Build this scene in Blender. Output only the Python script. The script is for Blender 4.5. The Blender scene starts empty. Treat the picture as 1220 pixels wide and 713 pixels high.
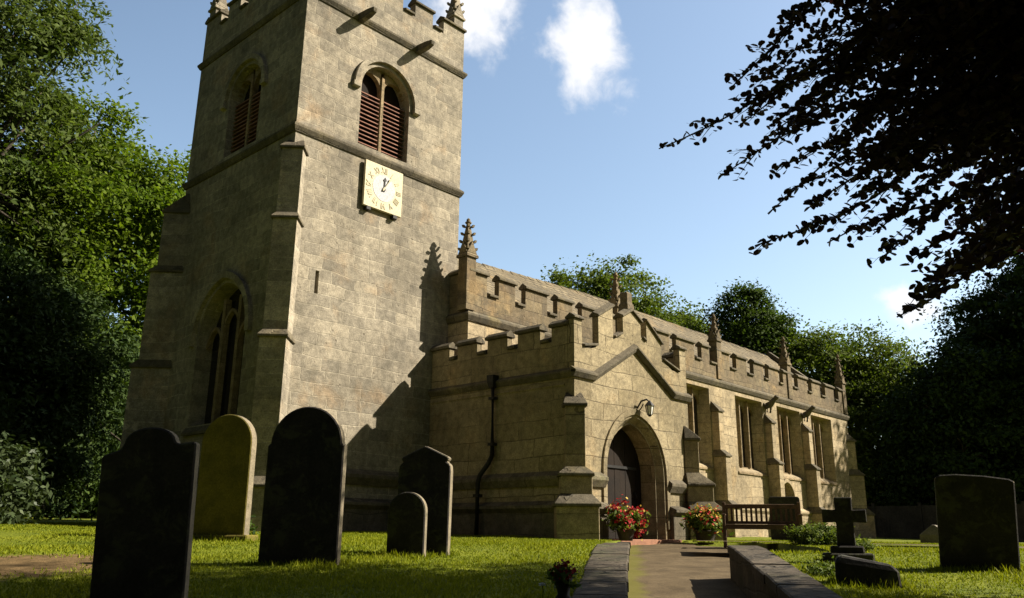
import bpy, bmesh, math, random
import numpy as np
from mathutils import Vector, Matrix

random.seed(7)
RNG = np.random.default_rng(11)
SC = bpy.context.scene
COL = SC.collection
rad = math.radians

# ------------------------------------------------------------------ camera
cam_d = bpy.data.cameras.new("camera")
cam = bpy.data.objects.new("camera", cam_d)
COL.objects.link(cam)
CAM = Vector((-10.771, -17.81, 0.0))
YAW, PITCH, ROLL = 0.8245, 0.2746, 0.0118
fw = Vector((math.sin(YAW) * math.cos(PITCH), math.cos(YAW) * math.cos(PITCH), math.sin(PITCH)))
r0 = Vector((math.cos(YAW), -math.sin(YAW), 0))
u0 = r0.cross(fw)
R = r0 * math.cos(ROLL) + u0 * math.sin(ROLL)
U = u0 * math.cos(ROLL) - r0 * math.sin(ROLL)
cam.matrix_world = Matrix(((R.x, U.x, -fw.x, CAM.x), (R.y, U.y, -fw.y, CAM.y), (R.z, U.z, -fw.z, CAM.z), (0, 0, 0, 1)))
cam_d.sensor_width = 36
cam_d.lens = 36 * 992.85 / 1220
cam_d.clip_start = 0.1
cam_d.clip_end = 3000
SC.camera = cam

# ------------------------------------------------------------------ light
SUN = Vector((0.565, -0.548, 0.617)).normalized()
SUN_EL = math.asin(SUN.z)
SUN_AZ = math.atan2(SUN.x, SUN.y)
sun_d = bpy.data.lights.new("sun", 'SUN')
sun_d.energy = 5.0
sun_d.angle = rad(0.53)
sun_d.color = (1.0, 0.91, 0.76)
sun = bpy.data.objects.new("sun", sun_d)
COL.objects.link(sun)
sun.location = (30, -30, 40)
sun.rotation_euler = (-SUN).to_track_quat('-Z', 'Y').to_euler()

world = bpy.data.worlds.new("World")
SC.world = world
world.use_nodes = True
wn, wl = world.node_tree.nodes, world.node_tree.links
wn.clear()
w_out = wn.new('ShaderNodeOutputWorld')
w_bg = wn.new('ShaderNodeBackground')
w_bg.inputs['Strength'].default_value = 0.05
sky = wn.new('ShaderNodeTexSky')
sky.sky_type = 'NISHITA'
sky.sun_disc = False
sky.sun_elevation = SUN_EL
sky.sun_rotation = SUN_AZ
sky.air_density = 1.0
sky.dust_density = 1.4
sky.ozone_density = 1.0
tc = wn.new('ShaderNodeTexCoord')


def wmath(op, a, b=None):
    n = wn.new('ShaderNodeMath'); n.operation = op
    for i, v in enumerate((a, b)):
        if v is None: continue
        if isinstance(v, (int, float)): n.inputs[i].default_value = v
        else: wl.new(v, n.inputs[i])
    return n.outputs[0]


wz = wn.new('ShaderNodeTexNoise'); wz.inputs['Scale'].default_value = 9.0; wz.inputs['Detail'].default_value = 6.0; wz.inputs['Roughness'].default_value = 0.6
wl.new(tc.outputs['Generated'], wz.inputs['Vector'])
ws = wn.new('ShaderNodeVectorMath'); ws.operation = 'SUBTRACT'; wl.new(wz.outputs['Color'], ws.inputs[0]); ws.inputs[1].default_value = (.5, .5, .5)
wk = wn.new('ShaderNodeVectorMath'); wk.operation = 'MULTIPLY'; wl.new(ws.outputs[0], wk.inputs[0]); wk.inputs[1].default_value = (.055, .055, .075)
wd_ = wn.new('ShaderNodeVectorMath'); wd_.operation = 'ADD'; wl.new(tc.outputs['Generated'], wd_.inputs[0]); wl.new(wk.outputs[0], wd_.inputs[1])
wnm = wn.new('ShaderNodeVectorMath'); wnm.operation = 'NORMALIZE'; wl.new(wd_.outputs[0], wnm.inputs[0])
WDIR = wnm.outputs[0]


def sky_spot(az, el, outer, inner, warp=True):
    d = (math.sin(rad(az)) * math.cos(rad(el)), math.cos(rad(az)) * math.cos(rad(el)), math.sin(rad(el)))
    n = wn.new('ShaderNodeVectorMath'); n.operation = 'DOT_PRODUCT'
    wl.new(WDIR if warp else tc.outputs['Generated'], n.inputs[0]); n.inputs[1].default_value = d
    m = wn.new('ShaderNodeMapRange'); m.interpolation_type = 'SMOOTHSTEP'
    m.inputs[1].default_value = math.cos(rad(outer)); m.inputs[2].default_value = math.cos(rad(inner))
    wl.new(n.outputs['Value'], m.inputs[0])
    return m.outputs[0]


def cloud(az, el, ra, re):
    """1 at the heart of a cloud, 0 on its rim: angular ellipse ra x re degrees"""
    a, e = rad(az), rad(el)
    c = Vector((math.sin(a) * math.cos(e), math.cos(a) * math.cos(e), math.sin(e)))
    ta = Vector((math.cos(a), -math.sin(a), 0)); te = ta.cross(c)
    sb = wn.new('ShaderNodeVectorMath'); sb.operation = 'SUBTRACT'; wl.new(WDIR, sb.inputs[0]); sb.inputs[1].default_value = c
    r2 = None
    for t_, r_ in ((ta, ra), (te, re), (c, 30)):
        d_ = wn.new('ShaderNodeVectorMath'); d_.operation = 'DOT_PRODUCT'; wl.new(sb.outputs[0], d_.inputs[0]); d_.inputs[1].default_value = t_ / rad(r_)
        q = wmath('MULTIPLY', d_.outputs['Value'], d_.outputs['Value'])
        r2 = q if r2 is None else wmath('ADD', r2, q)
    return wmath('SUBTRACT', 1.0, wmath('SQRT', r2))


# soft broken fair-weather clouds at a few places of the sky dome
spots = None
for (az, el, ra, re) in ((52.8, 32.2, 3.0, 4.2), (53.6, 37.5, 2.4, 3.0), (44.0, 36.2, 3.6, 5.2), (73.6, 13.8, 2.2, 1.5), (100, 32, 12, 6), (150, 42, 14, 8), (250, 30, 14, 7), (200, 22, 12, 5)):
    c_ = cloud(az, el, ra, re)
    spots = c_ if spots is None else wmath('MAXIMUM', spots, c_)
nz = wn.new('ShaderNodeTexNoise'); nz.inputs['Scale'].default_value = 24.0
nz.inputs['Detail'].default_value = 8.0; nz.inputs['Roughness'].default_value = 0.58; nz.inputs['Distortion'].default_value = 0.3
wl.new(tc.outputs['Generated'], nz.inputs['Vector'])
cl = wmath('ADD', wmath('MAXIMUM', spots, -0.6), wmath('MULTIPLY', wmath('SUBTRACT', nz.outputs['Fac'], 0.5), 1.5))
mr = wn.new('ShaderNodeMapRange'); mr.interpolation_type = 'SMOOTHSTEP'
mr.inputs[1].default_value = -0.05; mr.inputs[2].default_value = 0.72
wl.new(cl, mr.inputs[0])
cfac = wmath('MULTIPLY', mr.outputs[0], 0.96)
# sky gain added: brighter to the north-east, dimmed elsewhere to deepen shade
ne_mask = sky_spot(66, 6, 88, 40, False)
sky_gain = wmath('ADD', wmath('MULTIPLY', ne_mask, 1.76), 0.27)
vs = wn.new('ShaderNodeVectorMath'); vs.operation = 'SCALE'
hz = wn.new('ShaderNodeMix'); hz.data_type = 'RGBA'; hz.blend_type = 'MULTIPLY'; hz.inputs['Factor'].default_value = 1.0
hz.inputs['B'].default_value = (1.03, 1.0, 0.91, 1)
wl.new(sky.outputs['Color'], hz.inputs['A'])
wl.new(hz.outputs['Result'], vs.inputs[0]); wl.new(sky_gain, vs.inputs['Scale'])
wmix = wn.new('ShaderNodeMix'); wmix.data_type = 'RGBA'
wl.new(cfac, wmix.inputs['Factor'])
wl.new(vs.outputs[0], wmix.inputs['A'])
CLOUD_V = 8.8
wmix.inputs['B'].default_value = (CLOUD_V, CLOUD_V, CLOUD_V * 1.02, 1)
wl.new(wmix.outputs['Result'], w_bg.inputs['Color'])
wl.new(w_bg.outputs[0], w_out.inputs['Surface'])

SC.view_settings.view_transform = 'Standard'
SC.view_settings.look = 'None'
SC.view_settings.exposure = 1.30
SC.view_settings.gamma = 1.0
SC.view_settings.use_curve_mapping = False
SC.cycles.max_bounces = 8
SC.cycles.transparent_max_bounces = 8


# ================================================================== helpers
def tag(o, label=None, cat=None, group=None, kind=None):
    if label: o['label'] = label
    if cat: o['category'] = cat
    if group: o['group'] = group
    if kind: o['kind'] = kind
    return o


def empty(name, loc=(0, 0, 0), rotz=0.0, label=None, cat=None, group=None):
    o = bpy.data.objects.new(name, None)
    o.empty_display_size = 0.3
    COL.objects.link(o)
    o.location = loc
    o.rotation_euler = (0, 0, rotz)
    return tag(o, label, cat, group)


class MB:
    """collects polygons and links them as one mesh object"""
    def __init__(s):
        s.v = []; s.f = []; s.m = []; s.sm = []

    def add(s, verts, faces, mi=0, smooth=False):
        b = len(s.v)
        s.v += [tuple(p) for p in verts]
        for f in faces:
            s.f.append([b + i for i in f]); s.m.append(mi); s.sm.append(smooth)

    def box(s, x0, x1, y0, y1, z0, z1, mi=0):
        s.add([(x0, y0, z0), (x1, y0, z0), (x1, y1, z0), (x0, y1, z0), (x0, y0, z1), (x1, y0, z1), (x1, y1, z1), (x0, y1, z1)],
              [(0, 3, 2, 1), (4, 5, 6, 7), (0, 1, 5, 4), (1, 2, 6, 5), (2, 3, 7, 6), (3, 0, 4, 7)], mi)

    def loft(s, rings, mi=0, caps=True, smooth=False, closed=True):
        n = len(rings[0]); b = len(s.v)
        for rg in rings: s.v += [tuple(p) for p in rg]
        for k in range(len(rings) - 1):
            for i in range(n if closed else n - 1):
                j = (i + 1) % n
                s.f.append([b + k * n + i, b + k * n + j, b + (k + 1) * n + j, b + (k + 1) * n + i]); s.m.append(mi); s.sm.append(smooth)
        if caps:
            s.f.append([b + i for i in range(n)][::-1]); s.m.append(mi); s.sm.append(False)
            s.f.append([b + (len(rings) - 1) * n + i for i in range(n)]); s.m.append(mi); s.sm.append(False)

    def prism(s, poly, f0, f1, mi=0):
        """poly: 2-D points; f0 / f1 map a 2-D point to 3-D on either end"""
        s.loft([[f0(p) for p in poly], [f1(p) for p in poly]], mi)

    def tube(s, pts, radii, n=8, mi=0, smooth=True):
        pts = [Vector(p) for p in pts]
        rings = []
        up = Vector((0, 0, 1))
        for i, p in enumerate(pts):
            d = (pts[min(i + 1, len(pts) - 1)] - pts[max(i - 1, 0)]).normalized()
            a = d.cross(up)
            if a.length < 1e-3: a = d.cross(Vector((1, 0, 0)))
            a.normalize(); b = d.cross(a)
            r = radii[i] if hasattr(radii, '__len__') else radii
            rings.append([p + a * (r * math.cos(2 * math.pi * k / n)) + b * (r * math.sin(2 * math.pi * k / n)) for k in range(n)])
        s.loft(rings, mi, True, smooth)

    def lathe(s, prof, c=(0, 0, 0), n=16, mi=0):
        rings = [[(c[0] + r * math.cos(2 * math.pi * k / n), c[1] + r * math.sin(2 * math.pi * k / n), c[2] + z) for k in range(n)] for r, z in prof]
        s.loft(rings, mi, True, True)

    def build(s, name, mats, parent=None, bevel=0.0, jitter=0.0):
        me = bpy.data.meshes.new(name)
        me.from_pydata(s.v, [], s.f)
        if not isinstance(mats, (list, tuple)): mats = [mats]
        for m in mats: me.materials.append(m)
        me.polygons.foreach_set('material_index', s.m)
        me.polygons.foreach_set('use_smooth', s.sm)
        bm = bmesh.new(); bm.from_mesh(me)
        bmesh.ops.recalc_face_normals(bm, faces=bm.faces)
        if bevel:
            es = [e for e in bm.edges if len(e.link_faces) == 2 and e.calc_face_angle(0) > 0.5]
            bmesh.ops.bevel(bm, geom=es, offset=bevel, segments=1, affect='EDGES', clamp_overlap=True)
        bm.to_mesh(me); bm.free()
        o = bpy.data.objects.new(name, me)
        COL.objects.link(o)
        if parent: o.parent = parent
        return o


def cut(obj, cutter_mb):
    c = cutter_mb.build('cutter', [obj.data.materials[0]])
    m = obj.modifiers.new('b', 'BOOLEAN'); m.operation = 'DIFFERENCE'; m.object = c; m.solver = 'EXACT'
    bpy.context.view_layer.update()
    dg = bpy.context.evaluated_depsgraph_get()
    me = bpy.data.meshes.new_from_object(obj.evaluated_get(dg))
    obj.modifiers.clear()
    obj.data = me
    cm = c.data
    bpy.data.objects.remove(c); bpy.data.meshes.remove(cm)


def arch(xc, w, zb, zs, rise, n=9):
    """closed outline of an opening: sill zb, springing zs, two-centred head"""
    h = w / 2
    r = (rise * rise + h * h) / w
    pts = [(xc - h, zb), (xc + h, zb)]
    a1 = math.acos(max(-1, min(1, (r - h) / r)))
    rt = [(xc + h - r + r * math.cos(a1 * k / n), zs + r * math.sin(a1 * k / n)) for k in range(n + 1)]
    lt = [(2 * xc - x, z) for x, z in rt[::-1]]
    return pts + rt + lt[1:]


def arch_curve(xc, w, zs, rise, n=9):
    return arch(xc, w, zs, zs, rise, n)[2:]


# ================================================================== materials
def new_mat(name):
    m = bpy.data.materials.new(name); m.use_nodes = True
    nt = m.node_tree
    return m, nt.nodes, nt.links, nt.nodes['Principled BSDF']


def mk(nodes, links):
    def val(sock, v):
        if v is None: return
        if isinstance(v, (int, float)): sock.default_value = v
        elif isinstance(v, (tuple, list)): sock.default_value = v if len(v) != 3 or sock.type != 'RGBA' else (*v, 1)
        else: links.new(v, sock)

    def M(op, a, b=None, c=None):
        n = nodes.new('ShaderNodeMath'); n.operation = op
        for i, v in enumerate((a, b, c)): val(n.inputs[i], v)
        return n.outputs[0]

    def noise(vec, scale, detail=5, rough=0.6, dist=0.0):
        n = nodes.new('ShaderNodeTexNoise')
        n.inputs['Scale'].default_value = scale; n.inputs['Detail'].default_value = detail
        n.inputs['Roughness'].default_value = rough; n.inputs['Distortion'].default_value = dist
        if vec is not None: links.new(vec, n.inputs['Vector'])
        return n.outputs['Fac']

    def ramp(fac, lo, hi, a=0.0, b=1.0):
        n = nodes.new('ShaderNodeMapRange'); n.interpolation_type = 'SMOOTHSTEP'
        links.new(fac, n.inputs[0])
        for i, v in enumerate((lo, hi, a, b)): n.inputs[i + 1].default_value = v
        return n.outputs[0]

    def mix(fac, a, b, mode='MIX'):
        n = nodes.new('ShaderNodeMix'); n.data_type = 'RGBA'; n.blend_type = mode
        val(n.inputs['Factor'], fac); val(n.inputs['A'], a); val(n.inputs['B'], b)
        return n.outputs['Result']

    def grey(v):
        n = nodes.new('ShaderNodeCombineColor')
        for i in range(3): links.new(v, n.inputs[i])
        return n.outputs[0]
    return M, noise, ramp, mix, grey


def stone_mat(name, c1, c2, mortar, bw, bh, lichen=0.35, lichen_col=(0.07, 0.065, 0.05), warm=(0.30, 0.20, 0.11), warm_amt=0.35, rough=2.0, msize=0.014, streak=0.25, pits=0.5):
    m, N, L, bsdf = new_mat(name)
    M, noise, ramp, mix, grey = mk(N, L)
    geo = N.new('ShaderNodeNewGeometry')
    sp = N.new('ShaderNodeSeparateXYZ'); L.new(geo.outputs['Position'], sp.inputs[0])
    sn = N.new('ShaderNodeSeparateXYZ'); L.new(geo.outputs['True Normal'], sn.inputs[0])
    ax, ay, az = (M('ABSOLUTE', sn.outputs[i]) for i in range(3))
    top = M('GREATER_THAN', az, 0.75)
    u = M('ADD', M('MULTIPLY', sp.outputs[0], M('GREATER_THAN', ay, 0.5)), M('MULTIPLY', sp.outputs[1], M('GREATER_THAN', ax, 0.5)))
    v = M('ADD', M('MULTIPLY', sp.outputs[2], M('SUBTRACT', 1.0, top)), M('MULTIPLY', sp.outputs[1], top))
    pos = geo.outputs['Position']
    wob = noise(pos, 1.7, 3)
    wob2 = noise(pos, 0.55, 2)
    u2 = M('ADD', u, M('MULTIPLY', M('SUBTRACT', wob, 0.5), 0.22))
    v2 = M('ADD', v, M('MULTIPLY', M('SUBTRACT', wob2, 0.5), 0.26))
    cb = N.new('ShaderNodeCombineXYZ'); L.new(u2, cb.inputs[0]); L.new(v2, cb.inputs[1])
    br = N.new('ShaderNodeTexBrick')
    L.new(cb.outputs[0], br.inputs['Vector'])
    br.inputs['Color1'].default_value = (*c1, 1); br.inputs['Color2'].default_value = (*c2, 1); br.inputs['Mortar'].default_value = (*mortar, 1)
    br.inputs['Scale'].default_value = 1.0; br.inputs['Mortar Size'].default_value = msize; br.inputs['Mortar Smooth'].default_value = 0.4
    br.inputs['Brick Width'].default_value = bw; br.inputs['Row Height'].default_value = bh
    br.offset = 0.43; br.squash = 0.72; br.squash_frequency = 3
    col = br.outputs['Color']
    # joints fade in and out
    jf = ramp(noise(pos, 0.9, 4), 0.38, 0.62)
    base_avg = tuple((a + b) / 2 for a, b in zip(c1, c2))
    inv = M('SUBTRACT', 1.0, M('ADD', M('MULTIPLY', jf, .8), .2))
    col = mix(M('MULTIPLY', br.outputs['Fac'], inv), col, base_avg)      # some joints are worn flush
    # iron-rich patches
    wf = M('MULTIPLY', ramp(noise(pos, 0.8, 6, 0.6, 0.4), 0.52, 0.72), warm_amt)
    col = mix(wf, col, warm)
    # broad and fine tone
    col = mix(1.0, col, grey(ramp(noise(pos, 0.45, 5, 0.6), 0.3, 0.7, 0.74, 1.18)), 'MULTIPLY')
    col = mix(1.0, col, grey(ramp(noise(pos, 5.5, 6, 0.7), 0.3, 0.7, 0.70, 1.22)), 'MULTIPLY')
    col = mix(1.0, col, grey(ramp(noise(pos, 34, 4, 0.75), 0.28, 0.72, 0.66, 1.28)), 'MULTIPLY')
    # dark lichen and soot patches with ragged edges
    lf = M('MULTIPLY', ramp(M('ADD', M('MULTIPLY', noise(pos, 2.3, 9, 0.68, 0.6), 0.65), M('MULTIPLY', noise(pos, 0.6, 3), 0.35)), 0.50, 0.64), lichen)
    col = mix(lf, col, lichen_col)
    # rain streaks running down the wall
    cs = N.new('ShaderNodeCombineXYZ'); L.new(M('MULTIPLY', u, 2.6), cs.inputs[0]); L.new(M('MULTIPLY', v, 0.22), cs.inputs[1])
    sf = M('MULTIPLY', ramp(noise(cs.outputs[0], 1.0, 6, 0.6, 0.2), 0.52, 0.72), streak)
    col = mix(sf, col, (0.10, 0.092, 0.075))
    # small weathered pits
    vor = N.new('ShaderNodeTexVoronoi'); vor.inputs['Scale'].default_value = 5.5; vor.inputs['Randomness'].default_value = 1.0
    L.new(pos, vor.inputs['Vector'])
    pit = M('MULTIPLY', ramp(vor.outputs['Distance'], 0.06, 0.24, 1.0, 0.0), ramp(noise(pos, 1.4, 3), 0.5, 0.65))
    col = mix(M('MULTIPLY', pit, pits), col, (0.055, 0.045, 0.035))
    L.new(col, bsdf.inputs['Base Color'])
    bsdf.inputs['Roughness'].default_value = 0.92
    bsdf.inputs['Specular IOR Level'].default_value = 0.15
    h = M('ADD', M('MULTIPLY', br.outputs['Fac'], M('ADD', M('MULTIPLY', jf, -1.6), -.3)), M('ADD', M('MULTIPLY', noise(pos, 9, 6, 0.7), 1.0), M('MULTIPLY', pit, -0.8)))
    h = M('ADD', h, M('MULTIPLY', noise(pos, 2.2, 4), 1.2))
    bp = N.new('ShaderNodeBump'); bp.inputs['Strength'].default_value = 0.55; bp.inputs['Distance'].default_value = 0.014 * rough
    L.new(h, bp.inputs['Height']); L.new(bp.outputs[0], bsdf.inputs['Normal'])
    return m


def rough_mat(name, c, c2=None, scale=6.0, bump=0.01, roughness=0.9, spots=None, spot_scale=3.0, spot_lo=0.5, spot_hi=0.62, coord='Object', spec=0.2):
    m, N, L, bsdf = new_mat(name)
    M, noise, ramp, mix, grey = mk(N, L)
    t = N.new('ShaderNodeTexCoord'); pos = t.outputs['Object']
    if coord == 'World':
        pos = N.new('ShaderNodeNewGeometry').outputs['Position']
    c2 = c2 or tuple(x * 0.6 for x in c)
    col = mix(ramp(noise(pos, scale, 7, 0.65), 0.32, 0.68), c2, c)
    col = mix(1.0, col, grey(ramp(noise(pos, scale * 9, 4, 0.7), 0.25, 0.75, 0.72, 1.25)), 'MULTIPLY')
    if spots: col = mix(ramp(noise(pos, spot_scale, 8, 0.7, 0.4), spot_lo, spot_hi), col, spots)
    L.new(col, bsdf.inputs['Base Color'])
    bsdf.inputs['Roughness'].default_value = roughness
    bsdf.inputs['Specular IOR Level'].default_value = spec
    if bump:
        bp = N.new('ShaderNodeBump'); bp.inputs['Strength'].default_value = 0.6; bp.inputs['Distance'].default_value = bump
        L.new(M('ADD', noise(pos, scale * 2, 6, 0.7), M('MULTIPLY', noise(pos, scale * 12, 3), 0.3)), bp.inputs['Height'])
        L.new(bp.outputs[0], bsdf.inputs['Normal'])
    return m


def leaf_mat(name, a, b, trans=0.35, tcol=None, roughness=0.7, spec=0.10):
    """leaf colour varies from leaf to leaf with the per-face 'tint' attribute"""
    m, N, L, bsdf = new_mat(name)
    M, noise, ramp, mix, grey = mk(N, L)
    at = N.new('ShaderNodeAttribute'); at.attribute_name = 'tint'
    col = mix(at.outputs['Fac'], a, b)
    L.new(col, bsdf.inputs['Base Color'])
    bsdf.inputs['Roughness'].default_value = roughness
    bsdf.inputs['Specular IOR Level'].default_value = spec
    tr = N.new('ShaderNodeBsdfTranslucent')
    tcol = tcol or (1.25, 1.35, 0.6)
    L.new(mix(1.0, col, tcol, 'MULTIPLY'), tr.inputs['Color'])
    ms = N.new('ShaderNodeMixShader'); ms.inputs[0].default_value = trans
    L.new(bsdf.outputs[0], ms.inputs[1]); L.new(tr.outputs[0], ms.inputs[2])
    L.new(ms.outputs[0], N['Material Output'].inputs['Surface'])
    return m


MAT = {}
MAT['tower'] = stone_mat('tower_stone', (0.305, 0.266, 0.200), (0.200, 0.177, 0.138), (0.35, 0.31, 0.235), 0.74, 0.33, lichen=0.38, warm=(0.33, 0.22, 0.12), warm_amt=0.45, rough=1.8, streak=0.30)
MAT['aisle'] = stone_mat('aisle_stone', (0.3329, 0.2687, 0.1722), (0.2732, 0.2207, 0.1410), (0.15, 0.12, 0.08), 0.85, 0.40, lichen=0.16, warm=(0.38, 0.26, 0.12), warm_amt=0.4, rough=1.0, streak=0.15, pits=0.3)
MAT['porch'] = stone_mat('porch_stone', (0.2741, 0.2254, 0.1404), (0.2191, 0.1785, 0.1061), (0.10, 0.08, 0.05), 1.15, 0.46, lichen=0.20, warm=(0.36, 0.24, 0.11), warm_amt=0.35, rough=1.2, streak=0.2, pits=0.5)
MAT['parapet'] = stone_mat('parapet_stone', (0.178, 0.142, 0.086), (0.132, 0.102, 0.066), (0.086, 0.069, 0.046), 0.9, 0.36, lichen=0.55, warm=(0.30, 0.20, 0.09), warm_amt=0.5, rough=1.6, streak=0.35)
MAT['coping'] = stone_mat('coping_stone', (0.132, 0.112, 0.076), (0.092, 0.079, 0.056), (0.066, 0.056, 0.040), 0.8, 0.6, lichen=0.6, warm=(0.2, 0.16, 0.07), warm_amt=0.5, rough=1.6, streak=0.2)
MAT['dressed'] = stone_mat('dressed_stone', (0.238, 0.182, 0.109), (0.205, 0.155, 0.092), (0.132, 0.106, 0.066), 0.5, 0.55, lichen=0.12, warm=(0.33, 0.2, 0.1), warm_amt=0.5, rough=0.7, streak=0.1, pits=0.2)
MAT['plinth'] = stone_mat('plinth_stone', (0.145, 0.122, 0.083), (0.106, 0.089, 0.063), (0.066, 0.056, 0.040), 1.1, 0.5, lichen=0.55, warm=(0.12, 0.12, 0.05), warm_amt=0.5, rough=1.4, streak=0.35)
MAT['roof'] = stone_mat('stone_slates', (0.198, 0.162, 0.102), (0.145, 0.119, 0.076), (0.046, 0.040, 0.030), 0.42, 0.24, lichen=0.45, warm=(0.32, 0.22, 0.10), warm_amt=0.5, rough=3.0, msize=0.03, streak=0.1)
MAT['retain'] = stone_mat('retaining_stone', (0.085, 0.068, 0.048), (0.055, 0.046, 0.034), (0.04, 0.034, 0.026), 0.7, 0.3, lichen=0.4, warm=(0.10, 0.11, 0.04), warm_amt=0.5, rough=1.6, streak=0.1)
MAT['louvre'] = rough_mat('weathered_louvre', (0.2846, 0.1492, 0.1071), (0.1674, 0.0861, 0.0630), 3, 0.004)
MAT['door'] = rough_mat('oak_door', (0.016, 0.010, 0.006), (0.009, 0.006, 0.004), 2.5, 0.006)
MAT['glass'] = rough_mat('leaded_glass', (0.018, 0.016, 0.014), (0.010, 0.010, 0.010), 5, 0.002, roughness=0.22, spec=0.5)
MAT['iron'] = rough_mat('painted_iron', (0.02, 0.019, 0.018), None, 8, 0.002, roughness=0.6)
MAT['clock'] = rough_mat('clock_paint', (0.5280, 0.4672, 0.3120), (0.4884, 0.4288, 0.2820), 2.5, 0.0, roughness=0.6)
MAT['clock_disc'] = rough_mat('clock_disc_paint', (0.4092, 0.4092, 0.4216), (0.3696, 0.3696, 0.3876), 3, 0.0, roughness=0.6)
MAT['gilt'] = rough_mat('faded_gilding', (0.4125, 0.3575, 0.2100), (0.3438, 0.3094, 0.1960), 5, 0.0, roughness=0.5)
MAT['lampglass'] = rough_mat('lamp_glass', (0.75, 0.74, 0.70), (0.65, 0.64, 0.60), 6, 0.0, roughness=0.2, spec=0.5)
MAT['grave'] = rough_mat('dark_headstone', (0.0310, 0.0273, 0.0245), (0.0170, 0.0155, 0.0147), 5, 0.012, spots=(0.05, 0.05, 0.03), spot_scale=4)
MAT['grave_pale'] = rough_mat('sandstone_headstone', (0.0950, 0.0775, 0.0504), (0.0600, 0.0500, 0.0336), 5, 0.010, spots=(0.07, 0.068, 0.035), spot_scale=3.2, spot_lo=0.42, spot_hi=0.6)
MAT['grave_edge_lit'] = rough_mat('sunlit_stone_edge', (0.20, 0.165, 0.11), (0.13, 0.11, 0.075), 6, 0.008, spots=(0.07, 0.068, 0.035), spot_scale=5, spot_lo=0.55, spot_hi=0.7)  # less mossy slab edges, with sunlit brightness put into the colour
MAT['grave_moss'] = rough_mat('mossy_headstone', (0.1283, 0.1058, 0.0187), (0.0769, 0.0662, 0.0130), 4, 0.008, spots=(0.15, 0.115, 0.045), spot_scale=2.2, spot_lo=0.55, spot_hi=0.75)
MAT['wood'] = rough_mat('bench_wood', (0.13, 0.08, 0.05), (0.075, 0.048, 0.03), 4, 0.003)
MAT['fence'] = rough_mat('fence_boards', (0.07, 0.062, 0.05), (0.04, 0.036, 0.03), 1.2, 0.004)
MAT['bark'] = rough_mat('bark', (0.075, 0.06, 0.045), (0.035, 0.03, 0.024), 5, 0.03)
MAT['terracotta'] = rough_mat('plant_pot', (0.07, 0.055, 0.045), None, 6, 0.003)
MAT['brickred'] = rough_mat('tile_step', (0.30, 0.15, 0.09), (0.22, 0.11, 0.07), 4, 0.004)
MAT['white'] = rough_mat('white_petal', (0.75, 0.74, 0.68), None, 9, 0.0)
MAT['leaf_lime'] = leaf_mat('leaf_lime', (0.048, 0.088, 0.008), (0.125, 0.170, 0.013), 0.4)
MAT['leaf_ash'] = leaf_mat('leaf_ash', (0.046, 0.074, 0.016), (0.092, 0.118, 0.028), 0.3)
MAT['leaf_yew'] = leaf_mat('leaf_yew', (0.018, 0.036, 0.010), (0.045, 0.070, 0.014), 0.15)
MAT['leaf_mid'] = leaf_mat('leaf_mid', (0.030, 0.055, 0.012), (0.070, 0.105, 0.020), 0.3)
MAT['leaf_back'] = leaf_mat('leaf_back', (0.050, 0.080, 0.012), (0.130, 0.165, 0.026), 0.35)
MAT['leaf_beech'] = leaf_mat('leaf_copper', (0.012, 0.0085, 0.012), (0.026, 0.014, 0.018), 0.10, (1.6, 0.7, 0.8), 0.5)
MAT['leaf_laurel'] = leaf_mat('leaf_laurel', (0.0279, 0.0446, 0.0175), (0.0744, 0.0961, 0.0425), 0.2, roughness=0.4)
MAT['leaf_herb'] = leaf_mat('leaf_herb', (0.05, 0.085, 0.016), (0.13, 0.15, 0.03), 0.3)
MAT['petal_red'] = leaf_mat('petal_red', (0.28, 0.012, 0.018), (0.48, 0.05, 0.05), 0.2, (1.2, 0.8, 0.8))
MAT['petal_dark'] = leaf_mat('petal_dark', (0.09, 0.008, 0.012), (0.20, 0.02, 0.03), 0.2, (1.2, 0.8, 0.8))
MAT['petal_yellow'] = leaf_mat('petal_yellow', (0.40, 0.26, 0.05), (0.55, 0.42, 0.12), 0.2, (1.1, 1.0, 0.6))
MAT['blade'] = leaf_mat('grass_blade', (0.0938, 0.1313, 0.0080), (0.2438, 0.2562, 0.0160), 0.35, (1.2, 1.2, 0.5))

# ground: turf with a worn bare patch by the near graves
m, N, L, bsdf = new_mat('turf')
M, noise, ramp, mix, grey = mk(N, L)
pos = N.new('ShaderNodeNewGeometry').outputs['Position']
col = mix(ramp(noise(pos, 1.1, 8, 0.65), 0.3, 0.7), (0.065, 0.090, 0.009), (0.165, 0.180, 0.014))
col = mix(1.0, col, grey(ramp(noise(pos, 25, 5, 0.7), 0.25, 0.75, 0.55, 1.35)), 'MULTIPLY')
dv = N.new('ShaderNodeVectorMath'); dv.operation = 'SUBTRACT'; L.new(pos, dv.inputs[0]); dv.inputs[1].default_value = (-7.6, -7.7, 0)
dm = N.new('ShaderNodeVectorMath'); dm.operation = 'MULTIPLY'; L.new(dv.outputs[0], dm.inputs[0]); dm.inputs[1].default_value = (0.42, 0.62, 0)
dl = N.new('ShaderNodeVectorMath'); dl.operation = 'LENGTH'; L.new(dm.outputs[0], dl.inputs[0])
ef = ramp(M('ADD', dl.outputs['Value'], M('MULTIPLY', noise(pos, 2.2, 6), 0.9)), 0.95, 1.25, 1.0, 0.0)
col = mix(ef, col, mix(ramp(noise(pos, 6, 6), 0.3, 0.7), (0.085, 0.058, 0.026), (0.16, 0.105, 0.048)))
L.new(col, bsdf.inputs['Base Color']); bsdf.inputs['Roughness'].default_value = 0.95; bsdf.inputs['Specular IOR Level'].default_value = 0.1
bp = N.new('ShaderNodeBump'); bp.inputs['Strength'].default_value = 0.7; bp.inputs['Distance'].default_value = 0.03
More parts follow.
